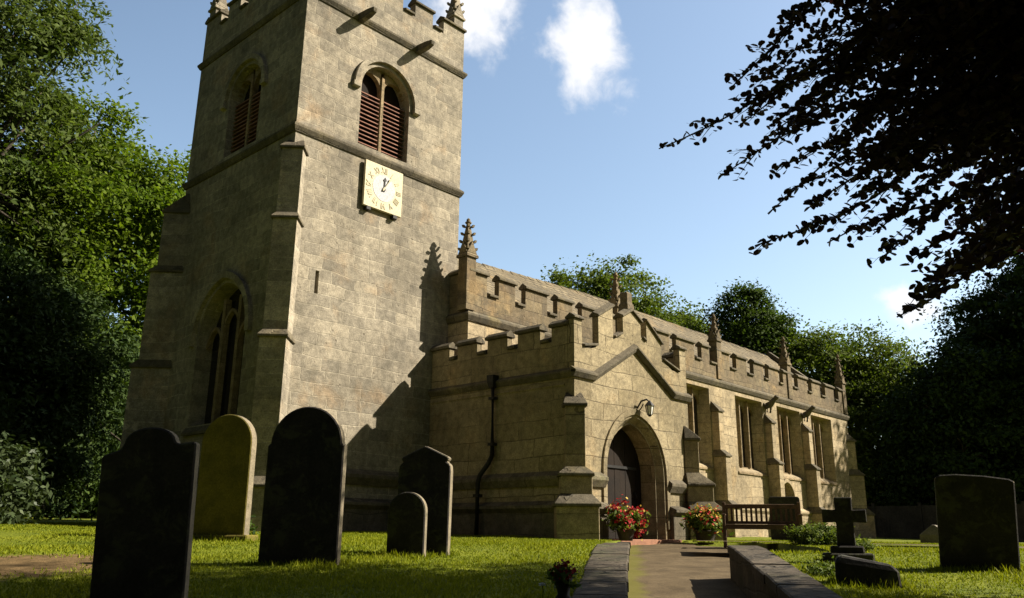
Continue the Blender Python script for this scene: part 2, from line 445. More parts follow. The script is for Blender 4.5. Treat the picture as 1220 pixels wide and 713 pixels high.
L.new(noise(pos, 18, 6, 0.7), bp.inputs['Height']); L.new(bp.outputs[0], bsdf.inputs['Normal'])
MAT['turf'] = m

# path: worn tarmac with moss along the left edge
m, N, L, bsdf = new_mat('worn_tarmac')
M, noise, ramp, mix, grey = mk(N, L)
pos = N.new('ShaderNodeNewGeometry').outputs['Position']
col = mix(ramp(noise(pos, 1.6, 7, 0.6), 0.3, 0.7), (0.068, 0.051, 0.031), (0.122, 0.092, 0.055))
col = mix(1.0, col, grey(ramp(noise(pos, 60, 3, 0.8), 0.25, 0.75, 0.6, 1.4)), 'MULTIPLY')
col = mix(M('MULTIPLY', ramp(noise(pos, 3.2, 8, 0.7, 1.2), 0.56, 0.60), .45), col, (0.045, 0.036, 0.024))
HD = rad(55.42)
dl = N.new('ShaderNodeVectorMath'); dl.operation = 'DOT_PRODUCT'; L.new(pos, dl.inputs[0]); dl.inputs[1].default_value = (math.cos(HD), -math.sin(HD), 0)
lat = M('SUBTRACT', dl.outputs['Value'], CAM.x * math.cos(HD) - CAM.y * math.sin(HD))
mf = M('MULTIPLY', ramp(M('ADD', lat, M('MULTIPLY', noise(pos, 1.1, 6), 0.7)), 0.36, 0.60, 1.0, 0.0), 0.6)
col = mix(mf, col, (0.115, 0.115, 0.018))
L.new(col, bsdf.inputs['Base Color']); bsdf.inputs['Roughness'].default_value = 0.95; bsdf.inputs['Specular IOR Level'].default_value = 0.05
bp = N.new('ShaderNodeBump'); bp.inputs['Strength'].default_value = 0.5; bp.inputs['Distance'].default_value = 0.008
L.new(noise(pos, 55, 4, 0.7), bp.inputs['Height']); L.new(bp.outputs[0], bsdf.inputs['Normal'])
MAT['path'] = m

# ================================================================== terrain
PD = Vector((math.sin(HD), math.cos(HD), 0))
PR = Vector((math.cos(HD), -math.sin(HD), 0))


def lawn(x, y):
    s = ((x - CAM.x) + (y - CAM.y)) * 0.70711
    a = -1.0 + 0.079 * s
    return -0.12 + 0.5 * (a - np.sqrt(a * a + 0.0144)) + 0.022 * np.clip(y + 5.5, 0, 60)


def path_z(t):
    return np.where(t < 12.6, -1.6 + 0.079 * t, -0.605 + 0.041 * (t - 12.6))


def lt(lat_, t):
    p = CAM + PD * t + PR * lat_
    return p.x, p.y


def grow(a, b, n):
    return [a * (b / a) ** (k / n) for k in range(n + 1)]


lats = [-x for x in grow(8, 900, 14)][::-1] + list(np.arange(-7.5, -0.6, 0.5)) + [-0.45, -0.31, -0.30, -0.1, 0.3, 0.7, 1.1, 1.54, 1.55, 1.9, 2.3, 2.74, 2.76] + list(np.arange(3.2, 8, 0.5)) + grow(8.2, 900, 14)
ts = [-x for x in grow(3, 900, 12)][::-1] + list(np.arange(-2, 30, 0.5)) + grow(30.5, 1100, 20)
gv, gf = [], []
for t in ts:
    for la in lats:
        x, y = lt(la, t)
        z = float(lawn(x, y))
        far = math.hypot(x, y)
        if far > 60: z = z * max(0, 1 - (far - 60) / 200)
        z += 0.025 * math.sin(x * 1.3 + 2) * math.sin(y * 1.1) * (1 if far < 60 else 0)
        if -0.305 < la < (1.545 if t < 12.9 else 2.75) and -3 <= t < 23.4: z = min(z, float(path_z(t)) - 0.03)
        gv.append((x, y, z))
nl = len(lats)
for j in range(len(ts) - 1):
    for i in range(nl - 1):
        gf.append((j * nl + i, j * nl + i + 1, (j + 1) * nl + i + 1, (j + 1) * nl + i))
g = MB(); g.add(gv, gf, 0, True)
tag(g.build('ground', MAT['turf']), kind='structure')

p = MB()
pl_ = [-0.25, 0.1, 0.5, 0.9, 1.5]
pts_ = list(np.arange(-3, 23.2, 0.5))
p.add([(*lt(la, t), float(path_z(t)) + 0.012 * math.sin(3 * t + la * 4)) for t in pts_ for la in pl_],
      [(j * 5 + i, j * 5 + i + 1, (j + 1) * 5 + i + 1, (j + 1) * 5 + i) for j in range(len(pts_) - 1) for i in range(4)], 0, True)
pts_ = list(np.arange(12.95, 21.6, 0.5)); pl_ = [1.5, 2.0, 2.72]
p.add([(*lt(la, t), float(path_z(t)) + 0.012 * math.sin(3 * t + la * 4)) for t in pts_ for la in pl_],
      [(j * 3 + i, j * 3 + i + 1, (j + 1) * 3 + i + 1, (j + 1) * 3 + i) for j in range(len(pts_) - 1) for i in range(2)], 0, True)
tag(p.build('path', MAT['path']), kind='structure')

# branch path in front of the bench
sp_ = MB()
cl_ = [lt(1.3, 18.6), lt(2.6, 18.2), lt(4.2, 16.8), lt(6.5, 15.2), lt(9.5, 13.6)]
rows = []
for i, (x, y) in enumerate(cl_):
    for k in (-0.5, 0, 0.5):
        dx, dy = lt(1.3, 18.6 + 0)[0] - x, 0
        q = Vector((x, y, 0)) + PD * (k * (1.5 if i < 2 else 1.1))
        rows.append((q.x, q.y, float(lawn(q.x, q.y)) + 0.035))
sp_.add(rows, [(j * 3 + i, j * 3 + i + 1, (j + 1) * 3 + i + 1, (j + 1) * 3 + i) for j in range(len(cl_) - 1) for i in range(2)], 0, True)
tag(sp_.build('side_path', MAT['path']), kind='structure')

# ------------------------------------------------------------------ retaining walls beside the path
def retaining(name, la0, la1, t0, t1, label):
    o = empty(name, (0, 0, 0), 0, label, 'low wall')
    w = MB(); c = MB()
    tt = list(np.arange(t0, t1 - 0.2, 0.85)) + [t1]
    rings = []
    for t in tt:
        zt = min(-1.12 + 0.079 * t, -0.13 + 0.0 * t) - 0.10
        zb = min(float(path_z(t)) - 0.25, zt - 0.3)
        rings.append([(*lt(la0 + .03, t), zb), (*lt(la1 - .03, t), zb), (*lt(la1 - .03, t), zt), (*lt(la0 + .03, t), zt)])
    w.loft(rings)
    body = w.build('wall_body', MAT['retain'], o)
    for a, b in zip(tt[:-1], tt[1:]):   # coping slabs laid end to end
        j = random.uniform(-.008, .008)
        def zc(t): return min(-1.12 + 0.079 * t, -0.13) + j
        rg = []
        for t in (a + 0.006, b - 0.006):
            e0, e1 = la0 + random.uniform(-.012, .012), la1 + random.uniform(-.012, .012)
            rg.append([(*lt(e0, t), zc(t) - 0.10), (*lt(e1, t), zc(t) - 0.10), (*lt(e1, t), zc(t) - .012), (*lt(e1 - .02, t), zc(t)), (*lt(e0 + .02, t), zc(t)), (*lt(e0, t), zc(t) - .012)])
        c.loft(rg)
    c.build('coping', MAT['retain'], o)
    return o


retaining('retaining_wall', -0.55, -0.07, 1.0, 18.4, 'low stone wall with flat coping along the left edge of the path, ending at the red flowers by the door')
retaining('retaining_wall', 1.34, 1.79, 1.0, 13.0, 'low stone wall with flat coping along the right edge of the path, ending in front of the bench')

# ================================================================== church
CH = empty('church', (0, 0, 0), 0, 'medieval stone parish church with clock tower, gabled south porch and battlemented aisle', 'church')
YN = -0.844            # aisle south face
XA, XE = 5.70, 33.9    # aisle ends
XPW, XPE, YPS = 5.087, 10.34, -5.253   # porch
S = lambda y0: (lambda p: (p[0], y0, p[1]))      # (x,z) -> plane y
W = lambda x0: (lambda p: (x0, p[0], p[1]))      # (y,z) -> plane x


def coping_prism(mb, p0, p1, half, z, over=0.075, rise=0.13, ext=0.05, mi=0):
    """weathered coping along p0->p1 (2-D), saddle profile across"""
    a, b = Vector((*p0, 0)), Vector((*p1, 0))
    d = (b - a).normalized(); n = Vector((-d.y, d.x, 0))
    a = a - d * ext; b = b + d * ext
    h = half + over
    prof = [(-h, 0), (h, 0), (h, 0.075), (h * .08, 0.075 + rise), (-h * .08, 0.075 + rise), (-h, 0.075)]
    mb.loft([[(q + n * s).to_tuple()[:2] + (z + zz,) for s, zz in prof] for q in (a, b)], mi)


def crenellate(parent, name, p0, p1, z0, zsill, ztop, thick, merlons, mats):
    """battlement wall from p0 to p1 (outer face on that line, thickness to the left of p0->p1)"""
    a, b = Vector((*p0, 0)), Vector((*p1, 0))
    d = (b - a).normalized(); n = Vector((-d.y, d.x, 0)); ln = (b - a).length
    half = thick / 2
    # one outline in (distance, height) so that the whole battlement is a single solid
    out = [(0, z0), (ln, z0)]
    top = []
    g0 = 0.0
    for s0, s1 in merlons:
        if s0 > g0 + .01: top += [(g0, zsill), (s0, zsill)]
        top += [(s0, ztop), (s1, ztop)]
        g0 = s1
    if ln > g0 + .01: top += [(g0, zsill), (ln, zsill)]
    w = MB()
    poly = out + top[::-1]
    w.prism(poly, lambda p: tuple((a + d * p[0]).to_tuple()[:2]) + (p[1],), lambda p: tuple((a + d * p[0] + n * thick).to_tuple()[:2]) + (p[1],))
    o = w.build(name, mats[0], parent, bevel=0.012)

    def cop(s0, s1, z, ext, rise):
        c = MB()
        m0, m1 = a + d * s0 + n * half, a + d * s1 + n * half
        coping_prism(c, m0[:2], m1[:2], half, z + .002 + random.uniform(-.004, .008), ext=ext, rise=rise)
        c.build('coping', mats[1], o, bevel=0.012)
    g0 = 0
    for s0, s1 in merlons:
        cop(s0, s1, ztop, .045, .12)
        if s0 - g0 > .1: cop(g0, s0, zsill, -.055, .07)
        g0 = s1
    if ln - g0 > .1: cop(g0, ln, zsill, -.055, .07)
    return o


def string(mb, pts, z, proj=0.13, h=0.20, mi=0, closed=False):
    """moulded string course following a plan path; outside is to the right of travel"""
    prof = [(0, -h), (proj * .45, -h), (proj, -h * .45), (proj, -h * .2), (0, h * .25)]
    P = [Vector((*q, 0)) for q in pts]
    rings = []
    n = len(P)
    for i in range(n):
        if closed:
            d0 = (P[i] - P[i - 1]).normalized(); d1 = (P[(i + 1) % n] - P[i]).normalized()
        else:
            d0 = (P[i] - P[i - 1]).normalized() if i else (P[1] - P[0]).normalized()
            d1 = (P[i + 1] - P[i]).normalized() if i < n - 1 else d0
        n0, n1 = Vector((d0.y, -d0.x, 0)), Vector((d1.y, -d1.x, 0))
        m_ = (n0 + n1); m_ = m_ / max(0.2, m_.length_squared / 2)
        rings.append([(P[i].x + m_.x * (o - 0.02), P[i].y + m_.y * (o - 0.02), z + zz) for o, zz in prof])
    if closed: rings.append(rings[0])
    mb.loft(rings, mi, caps=not closed)


def pinnacle(parent, x, y, z, w, hs, ht, name='pinnacle', mat='parapet', rot=0.0):
    """square shaft with gablets and a crocketed spirelet"""
    o = MB()
    h = w / 2

    def sq(r, zz, a=rot): return [(x + r * math.cos(a + math.pi / 4 + k * math.pi / 2) * 1.414, y + r * math.sin(a + math.pi / 4 + k * math.pi / 2) * 1.414, zz) for k in range(4)]
    o.loft([sq(h, z), sq(h, z + hs)])
    zb = z + hs
    o.loft([sq(h * 1.28, zb), sq(h * 1.28, zb + 0.07), sq(h * .95, zb + .15)])
    zt = zb + ht
    o.loft([sq(h * .92, zb + .14), sq(h * .2, zt - .12)])
    for k in range(4):                                       # gablets
        a = rot + k * math.pi / 2
        ca, sa = math.cos(a), math.sin(a)
        f = lambda u, q, zz: (x + ca * q - sa * u, y + sa * q + ca * u, zz)
        o.loft([[f(-h, h * .2, zb + .13), f(h, h * .2, zb + .13), f(0, h * .2, zb + .13 + w * 1.0)], [f(-h * 1.02, h * 1.12, zb + .13), f(h * 1.02, h * 1.12, zb + .13), f(0, h * 1.12, zb + .13 + w * 1.0)]])
    for j in range(4):                                       # crockets on the arrises
        fz = 0.22 + 0.2 * j
        rr = h * (.92 - .72 * fz) + .02
        for k in range(4):
            a = rot + math.pi / 4 + k * math.pi / 2
            cx, cy = x + math.cos(a) * rr * 1.35, y + math.sin(a) * rr * 1.35
            q = w * .13
            zc = zb + ht * fz
            o.loft([[(cx - q, cy - q, zc - q * .6), (cx + q, cy - q, zc - q * .6), (cx + q, cy + q, zc - q * .6), (cx - q, cy + q, zc - q * .6)],
                    [(cx + math.cos(a) * q - q * .7, cy + math.sin(a) * q - q * .7, zc + q), (cx + math.cos(a) * q + q * .7, cy + math.sin(a) * q - q * .7, zc + q),
                     (cx + math.cos(a) * q + q * .7, cy + math.sin(a) * q + q * .7, zc + q), (cx + math.cos(a) * q - q * .7, cy + math.sin(a) * q + q * .7, zc + q)]])
    q = w * .2
    o.lathe([(q * .5, 0), (q * 1.25, q * .5), (q * 1.4, q), (q * .7, q * 1.6), (q * .9, q * 2.1), (q * .3, q * 2.8)], (x, y, zt - .16), 8)
    return o.build(name, MAT[mat], parent)


def buttress(parent, corner, ang, stages, z_bot, mat='tower', capmat='coping', root=0.45):
    """stages (from the bottom): (projection, width, top z).  ang = outward heading (math angle)"""
    o = MB(); caps = []
    d = Vector((math.cos(ang), math.sin(ang), 0)); n = Vector((-d.y, d.x, 0))
    K = Vector((*corner, 0))
    zb = z_bot
    f = lambda s, t, z: tuple((K + d * s + n * t).to_tuple()[:2]) + (z,)
    rings = []
    for i, (p_, w_, zt) in enumerate(stages):
        nxt = stages[i + 1][0] if i + 1 < len(stages) else -0.15
        nw = stages[i + 1][1] if i + 1 < len(stages) else w_ * .8
        rise = max(0.16, (p_ - nxt) * 1.0)
        h = w_ / 2
        for z in (zb, zt): rings.append([f(-root, -h, z), f(p_, -h, z), f(p_, h, z), f(-root, h, z)])
        c = MB(); e = 0.055
        c.loft([[f(-root, -h - e, zt), f(p_ + e, -h - e, zt), f(p_ + e, h + e, zt), f(-root, h + e, zt)],
                [f(-root, -h - e, zt + .07), f(p_ + e, -h - e, zt + .07), f(p_ + e, h + e, zt + .07), f(-root, h + e, zt + .07)],
                [f(-root, -nw / 2, zt + .07 + rise), f(nxt, -nw / 2, zt + .07 + rise), f(nxt, nw / 2, zt + .07 + rise), f(-root, nw / 2, zt + .07 + rise)]])
        caps.append(c)
        zb = zt
    o.loft(rings)
    b = o.build('buttress', MAT[mat], parent, bevel=0.012)
    for c in caps: c.build('weathering', MAT[capmat], b, bevel=0.01)
    return b


# ---------------------------------------------------------------- tower
TW, TL, TZ = 6.0, 6.03, 14.6
b = MB(); b.box(0, TW, 0, TL, -0.4, TZ)
tower = b.build('tower', MAT['tower'], CH)
k = MB()
XB = 2.9                                    # belfry opening axis, south
k.prism(arch(XB, 1.80, 10.58, 12.42, 0.90), S(-0.2), S(0.5))
k.prism(arch(2.95, 1.80, 10.58, 12.42, 0.90), W(-0.2), W(0.5))
k.prism(arch(2.85, 2.55, 2.7, 5.1, 1.45), W(-0.2), W(0.55))
k.box(0.95, 1.06, -0.2, 0.5, 5.93, 6.55)    # stair slit
cut(tower, k)
tower.data.materials[0] = MAT['tower']

st = MB()
sq_t = [(0, 0), (TW, 0), (TW, TL), (0, TL)]
string(st, sq_t, 10.42, 0.12, 0.24, closed=True)
st.build('string_course', MAT['coping'], tower)
st = MB()
string(st, sq_t, TZ, 0.12, 0.22, closed=True)
st.build('string_course', MAT['coping'], tower)
pt = MB()
string(pt, sq_t, 1.50, 0.17, 0.34, closed=True)
pt.build('plinth_moulding', MAT['plinth'], tower); pt = MB()
string(pt, sq_t, 0.78, 0.27, 0.26, closed=True)
pt.build('plinth_moulding', MAT['plinth'], tower); pt = MB()
e = 0.14
pt.loft([[(-e, -e, -.4), (TW + e, -e, -.4), (TW + e, TL + e, -.4), (-e, TL + e, -.4)], [(-e, -e, .62), (TW + e, -e, .62), (TW + e, TL + e, .62), (-e, TL + e, .62)]])
pt.build('plinth', MAT['plinth'], tower)

mer = [(0, 0.62), (1.03, 1.83), (2.24, 2.96), (3.04 + .04, 3.40)]
mer = [(0.0, 0.95), (1.42, 2.15), (2.62, 3.36), (3.84, 4.60), (5.05, 6.0)]
mer_n = [(0.0, 0.95), (1.43, 2.16), (2.64, 3.38), (3.86, 4.62), (5.08, 6.03)]
TH = 0.26
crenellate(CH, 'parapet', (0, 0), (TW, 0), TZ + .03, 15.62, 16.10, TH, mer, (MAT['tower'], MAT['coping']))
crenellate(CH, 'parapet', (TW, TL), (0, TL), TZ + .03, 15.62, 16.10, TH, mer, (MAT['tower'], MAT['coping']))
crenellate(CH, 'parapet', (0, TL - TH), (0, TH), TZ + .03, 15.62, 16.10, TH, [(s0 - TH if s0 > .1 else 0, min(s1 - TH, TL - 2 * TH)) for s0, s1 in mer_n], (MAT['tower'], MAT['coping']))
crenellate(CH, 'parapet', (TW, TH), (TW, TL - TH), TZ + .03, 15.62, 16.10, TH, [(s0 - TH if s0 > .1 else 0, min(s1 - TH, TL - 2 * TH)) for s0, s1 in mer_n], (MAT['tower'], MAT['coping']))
for (x, y) in ((.24, .24), (TW - .24, .24), (TW - .24, TL - .24), (.24, TL - .24)):
    pinnacle(tower, x, y, 16.0, 0.40, 0.55, 1.5, mat='tower')

for x in (1.79, 4.02):                       # lead spouts over the string course
    o = MB()
    o.loft([[(x - .10, .02, 14.36), (x + .10, .02, 14.36), (x + .10, .02, 14.62), (x - .10, .02, 14.62)],
            [(x - .09, -.45, 14.36), (x + .09, -.45, 14.36), (x + .10, -.45, 14.58), (x - .10, -.45, 14.58)],
            [(x - .06, -.70, 14.40), (x + .06, -.70, 14.40), (x + .08, -.72, 14.54), (x - .08, -.72, 14.54)]])
    o.build('waterspout', MAT['coping'], tower, bevel=0.015)

buttress(CH, (0, 0), rad(225), [(.62, .72, .95), (.42, .64, 4.50), (.28, .60, 7.60), (.16, .54, 9.60)], -.4)
buttress(CH, (0, TL), rad(135), [(.98, .74, .95), (.80, .64, 4.50), (.62, .62, 7.40), (.46, .58, 9.30)], -.4)


def hood(mb, f, xc, w, zs, rise, tk, stop=0.0):
    """moulded arch band: outline w to w+2*tk, from plane f0 to f1"""
    inn = arch_curve(xc, w, zs, rise); out = arch_curve(xc, w + 2 * tk, zs, rise + tk)
    if stop:
        inn = [(inn[0][0], zs - stop)] + inn + [(inn[-1][0], zs - stop)]
        out = [(out[0][0], zs - stop)] + out + [(out[-1][0], zs - stop)]
    rings = [[f(i, 0), f(i, 1), f(o_, 1), f(o_, 0)] for i, o_ in zip(inn, out)]
    mb.loft(rings)


def belfry(fm, fn_plane, xc, label):
    """louvred two-light window; fm(u,depth,z) -> point (depth grows into the wall)"""
    root = MB()
    zs = 12.42
    # jamb lining and two round-headed lights (stone spandrel plate)
    outer = arch(xc, 1.80, 10.58, zs, .90)
    w = 1.40
    z1 = 12.66
    for sgn in (-1, 1):
        cx = xc + sgn * 0.475
        crv = arch_curve(cx, .83, z1, .415, 8)
        # plate above each light up to the big arch
        for q0, q1 in zip(crv[:-1], crv[1:]):
            def topz(x):
                d_ = min(abs(x - xc), .89)
                return max(zs + math.sqrt(max(0.0, .81 - d_ * d_)) - .003, 0)
            root.loft([[fm(q0[0], .22, q0[1]), fm(q1[0], .22, q1[1]), fm(q1[0], .22, topz(q1[0])), fm(q0[0], .22, topz(q0[0]))],
                       [fm(q0[0], .38, q0[1]), fm(q1[0], .38, q1[1]), fm(q1[0], .38, topz(q1[0])), fm(q0[0], .38, topz(q0[0]))]])
    o = root.build('belfry_window', MAT['dressed'], CH)
    mu = MB()
    mu.loft([[fm(xc - .055, .17, 10.583), fm(xc + .055, .17, 10.583), fm(xc + .055, .17, 13.1), fm(xc - .055, .17, 13.1)],
             [fm(xc - .055, .39, 10.583), fm(xc + .055, .39, 10.583), fm(xc + .055, .39, 13.1), fm(xc - .055, .39, 13.1)]])
    mu.build('mullion', MAT['dressed'], o, bevel=.01)
    for sgn in (-1, 1):
        lv = MB()
        a_, b_ = (xc - .897, xc - .055) if sgn < 0 else (xc + .055, xc + .897)
        nl_ = 14
        for i in range(nl_):
            z = 10.60 + i * (1.86 / nl_)
            lv.loft([[fm(a_, .20, z), fm(b_, .20, z), fm(b_, .20, z + .028), fm(a_, .20, z + .028)],
                     [fm(a_, .40, z + .095), fm(b_, .40, z + .095), fm(b_, .40, z + .123), fm(a_, .40, z + .123)]])
        lv.build('louvre', MAT['louvre'], o)
    hd = MB()
    hood(hd, lambda p_, k_: fm(p_[0], .01 - .12 * k_, p_[1]), xc, 2.06, zs - .02, 1.03, .17, .05)
    for sgn in (-1, 1):                      # label stops
        x = xc + sgn * 1.13
        hd.loft([[fm(x - .12, .0, zs - .2), fm(x + .12, .0, zs - .2), fm(x + .12, .0, zs - .02), fm(x - .12, .0, zs - .02)], [fm(x - .12, -.13, zs - .17), fm(x + .12, -.13, zs - .17), fm(x + .12, -.13, zs - .02), fm(x - .12, -.13, zs - .02)]])
    hd.build('hood_mould', MAT['tower'], o, bevel=.01)
    gl = MB(); gl.prism(arch(xc, 1.78, 10.59, zs, .89), lambda p_: fm(p_[0], .44, p_[1]), lambda p_: fm(p_[0], .49, p_[1]))
    gl.build('dark_backing', MAT['door'], o)
    return o


belfry(lambda u, d, z: (u, d, z), None, XB, '')
belfry(lambda u, d, z: (d, u, z), None, 2.95, '')

# great west window, in shade
wm = MB()
for q in (2.85 - .42, 2.85 + .42):
    wm.box(.25, .42, q - .07, q + .07, 2.703, 6.2)
for cx in (2.85 - .84, 2.85, 2.85 + .84):
    crv = arch_curve(cx, .70, 4.9 if cx != 2.85 else 5.3, .5, 7)
    hood(wm, lambda p_, k_: (.27 + .13 * k_, p_[0], p_[1]), cx, .70, 4.9 if cx != 2.85 else 5.3, .5, .09, 0)
ww = wm.build('west_window', MAT['dressed'], CH)
hd = MB(); hood(hd, lambda p_, k_: (.01 - .13 * k_, p_[0], p_[1]), 2.85, 2.85, 5.05, 1.62, .18, .1)
hd.build('hood_mould', MAT['tower'], ww)
gl = MB(); gl.prism(arch(2.85, 2.53, 2.71, 5.1, 1.44), W(.47), W(.53)); gl.build('glass', MAT['glass'], ww)
sl = MB(); sl.loft([[(-.10, 1.45, 2.45), (-.10, 4.25, 2.45), (.0, 4.25, 2.45), (.0, 1.45, 2.45)], [(-.10, 1.45, 2.52), (-.10, 4.25, 2.52), (.02, 4.25, 2.70), (.02, 1.45, 2.70)]]); sl.build('sill', MAT['coping'], ww)

# clock
cx, cz, cs = 2.91, 9.44, 0.685
k = MB(); k.box(cx - cs, cx + cs, -.128, -.045, cz - cs, cz + cs)
clock = k.build('clock', MAT['clock'], CH, bevel=.012)
for xq in (cx - .5, cx + .45):
    k = MB(); k.box(xq - .05, xq + .05, -.046, .0, cz - .5, cz + .5); k.build('wall_batten', MAT['iron'], clock)
k = MB()
n = 40
k.loft([[(cx + .40 * math.cos(2 * math.pi * i / n), y, cz + .40 * math.sin(2 * math.pi * i / n)) for i in range(n)] for y in (-.126, -.134)])
k.build('dial_centre', MAT['clock_disc'], clock)
for i, txt in enumerate(('XII', 'I', 'II', 'III', 'IIII', 'V', 'VI', 'VII', 'VIII', 'IX', 'X', 'XI')):
    cu = bpy.data.curves.new('numeral', 'FONT'); cu.body = txt; cu.size = .24; cu.align_x = 'CENTER'; cu.align_y = 'CENTER'; cu.extrude = .004; cu.offset = 0.006
    tmp = bpy.data.objects.new('numeral', cu); COL.objects.link(tmp)
    bpy.context.view_layer.update()
    me = bpy.data.meshes.new_from_object(tmp.evaluated_get(bpy.context.evaluated_depsgraph_get()))
    bpy.data.objects.remove(tmp)
    me.materials.clear(); me.materials.append(MAT['gilt'])
    o = bpy.data.objects.new('numeral', me); COL.objects.link(o); o.parent = clock
    a = i * math.pi / 6
    o.matrix_local = Matrix.Translation((cx + .53 * math.sin(a), -.136, cz + .53 * math.cos(a))) @ Matrix.Rotation(a, 4, 'Y') @ Matrix.Rotation(math.pi / 2, 4, 'X') @ Matrix.Diagonal((.75, 1, 1, 1))


def hand(a, length, wd, mat, y, name):
    o = MB()
    ca, sa = math.cos(a), math.sin(a)
    prof = [(-wd, -.10), (-wd * 1.9, -.02), (-wd * .5, .05), (-wd * .6, length * .6), (-wd * 1.9, length * .74), (0, length), (wd * 1.9, length * .74), (wd * .6, length * .6), (wd * .5, .05), (wd * 1.9, -.02), (wd, -.10)]
    P = [(cx + u * ca + v * sa, cz - u * sa + v * ca) for u, v in prof]
    o.loft([[(x, yy, z) for x, z in P] for yy in (y, y - .012)])
    return o.build(name, MAT[mat], clock)


hand(rad(4), .34, .030, 'iron', -.142, 'hour_hand')
hand(rad(32), .47, .018, 'gilt', -.160, 'minute_hand')
for x in (cx - .50, cx + .45):
    k = MB(); k.box(x - .07, x + .07, -.15, .0, cz - cs - .10, cz - cs - .003); k.build('bracket', MAT['iron'], clock)

# ---------------------------------------------------------------- aisle and nave
ZNS = 6.25
b = MB(); b.box(XA, XE, YN, 6.9, -.4, ZNS)
aisle = b.build('aisle', MAT['aisle'], CH)
WIN = [(17.0, 19.47), (21.64, 24.11), (25.57, 28.04), (29.28, 31.74)]
WZ0, WZ1 = 2.76, 5.80
k = MB()
for a_, b_ in WIN:
    k.loft([[(a_ - .02, YN - .05, WZ0 - .14), (b_ + .02, YN - .05, WZ0 - .14), (b_ + .02, YN - .05, WZ1 + .01), (a_ - .02, YN - .05, WZ1 + .01)],
            [(a_ + .22, YN + .60, WZ0 + .18), (b_ - .22, YN + .60, WZ0 + .18), (b_ - .22, YN + .60, WZ1 - .08), (a_ + .22, YN + .60, WZ1 - .08)]])
k.prism(arch(25.95, 1.25, -.1, 1.65, .68), S(YN - .1), S(YN + .45))
cut(aisle, k)
for a_, b_ in WIN:
    w_ = MB()
    a2, b2 = a_ + .17, b_ - .17
    y0, y1 = YN + .36, YN + .54
    lw = (b2 - a2 - .26) / 3
    for i in range(3):                       # three lights with cusped heads
        x0 = a2 + i * (lw + .13); x1 = x0 + lw
        crv = arch_curve((x0 + x1) / 2, lw, WZ1 - .62, .34, 7)
        for q0, q1 in zip(crv[:-1], crv[1:]):
            w_.loft([[(q0[0], yy, q0[1]), (q1[0], yy, q1[1]), (q1[0], yy, WZ1 - .04), (q0[0], yy, WZ1 - .04)] for yy in (y0 + .03, y1)])
    o = w_.build('aisle_window', MAT['dressed'], CH)
    k = MB(); k.box(a2 - .05, b2 + .05, y0 + .0, y1, WZ0 - .05, WZ0 + .11); k.build('inner_sill', MAT['dressed'], o)
    for i in (1, 2):
        x = a2 + i * lw + (i - 1) * .13 + .065
        k = MB(); k.loft([[(x - .03, y0 - .10, z), (x + .03, y0 - .10, z), (x + .075, y0 + .03, z), (x + .075, y1, z), (x - .075, y1, z), (x - .075, y0 + .03, z)] for z in (WZ0 + .09, WZ1 - .05)])
        k.build('mullion', MAT['dressed'], o)
    for i in range(3):
        x0 = a2 + i * (lw + .13)
        k = MB(); k.box(x0 - .01, x0 + lw + .01, y1 - .06, y1 - .045, WZ0 + .1, WZ1 - .06)
        k.build('glass', MAT['glass'], o)
    k = MB(); k.loft([[(a_ - .08, YN - .05, z), (b_ + .08, YN - .05, z), (b_ + .08, YN + .02, z2), (a_ - .08, YN + .02, z2)] for z, z2 in ((WZ0 - .24, WZ0 - .24), (WZ0 - .17, WZ0 - .12))])
    k.build('sill', MAT['dressed'], o)
# small priest's door
k = MB(); k.prism(arch(25.95, 1.22, -.1, 1.65, .66), S(YN + .33), S(YN + .40))
dr = k.build('priest_door', MAT['door'], CH)
k = MB(); hood(k, lambda p_, k_: (p_[0], YN + .01 - .10 * k_, p_[1]), 25.95, 1.35, 1.65, .74, .13, .1)
k.build('hood_mould', MAT['aisle'], dr)

st = MB()
string(st, [(XA, 0.0), (XA, YN), (XE, YN), (XE, 6.9)], ZNS, .14, .26)
st.build('string_course', MAT['coping'], aisle)
pt = MB()
string(pt, [(XA, YN), (XE, YN), (XE, 6.9)], 1.20, .22, .34)
pt.build('plinth_moulding', MAT['aisle'], aisle); pt = MB()
pt.box(10.9, XE + .17, YN - .17, YN + .1, -.4, .92)
pt.build('plinth', MAT['aisle'], aisle)

# parapet: rhythm read bay by bay
mer = [(0.0, .77)]
x = 1.27
seq = [(6.97, 7.73), (8.2, 9.28), (9.78, 10.6), (11.1, 12.0), (12.5, 13.7), (14.2, 15.1), (15.6, 16.6), (17.1, 18.47), (19.03, 19.65), (20.23, 21.36), (21.95, 22.9), (23.55, 24.5), (25.0, 26.0), (26.5, 27.5), (28.1, 29.17), (29.7, 30.72), (31.35, 32.46), (33.05, 33.9)]
mer += [(a_ - XA, b_ - XA) for a_, b_ in seq]
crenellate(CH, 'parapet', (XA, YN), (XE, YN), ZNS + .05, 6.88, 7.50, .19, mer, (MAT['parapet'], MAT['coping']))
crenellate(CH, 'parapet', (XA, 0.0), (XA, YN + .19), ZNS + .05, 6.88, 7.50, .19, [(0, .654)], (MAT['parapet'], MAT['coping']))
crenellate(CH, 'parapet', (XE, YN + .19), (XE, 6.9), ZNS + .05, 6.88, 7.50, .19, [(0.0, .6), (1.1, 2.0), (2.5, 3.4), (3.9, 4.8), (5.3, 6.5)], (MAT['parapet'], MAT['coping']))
for x, zt in ((5.72, 9.10), (13.3, 9.22), (20.4, 9.05), (27.1, 9.25), (33.75, 9.45)):
    pinnacle(aisle, x, YN + .12, ZNS + .06, .37, 1.62, zt - ZNS - 1.62, mat='parapet')

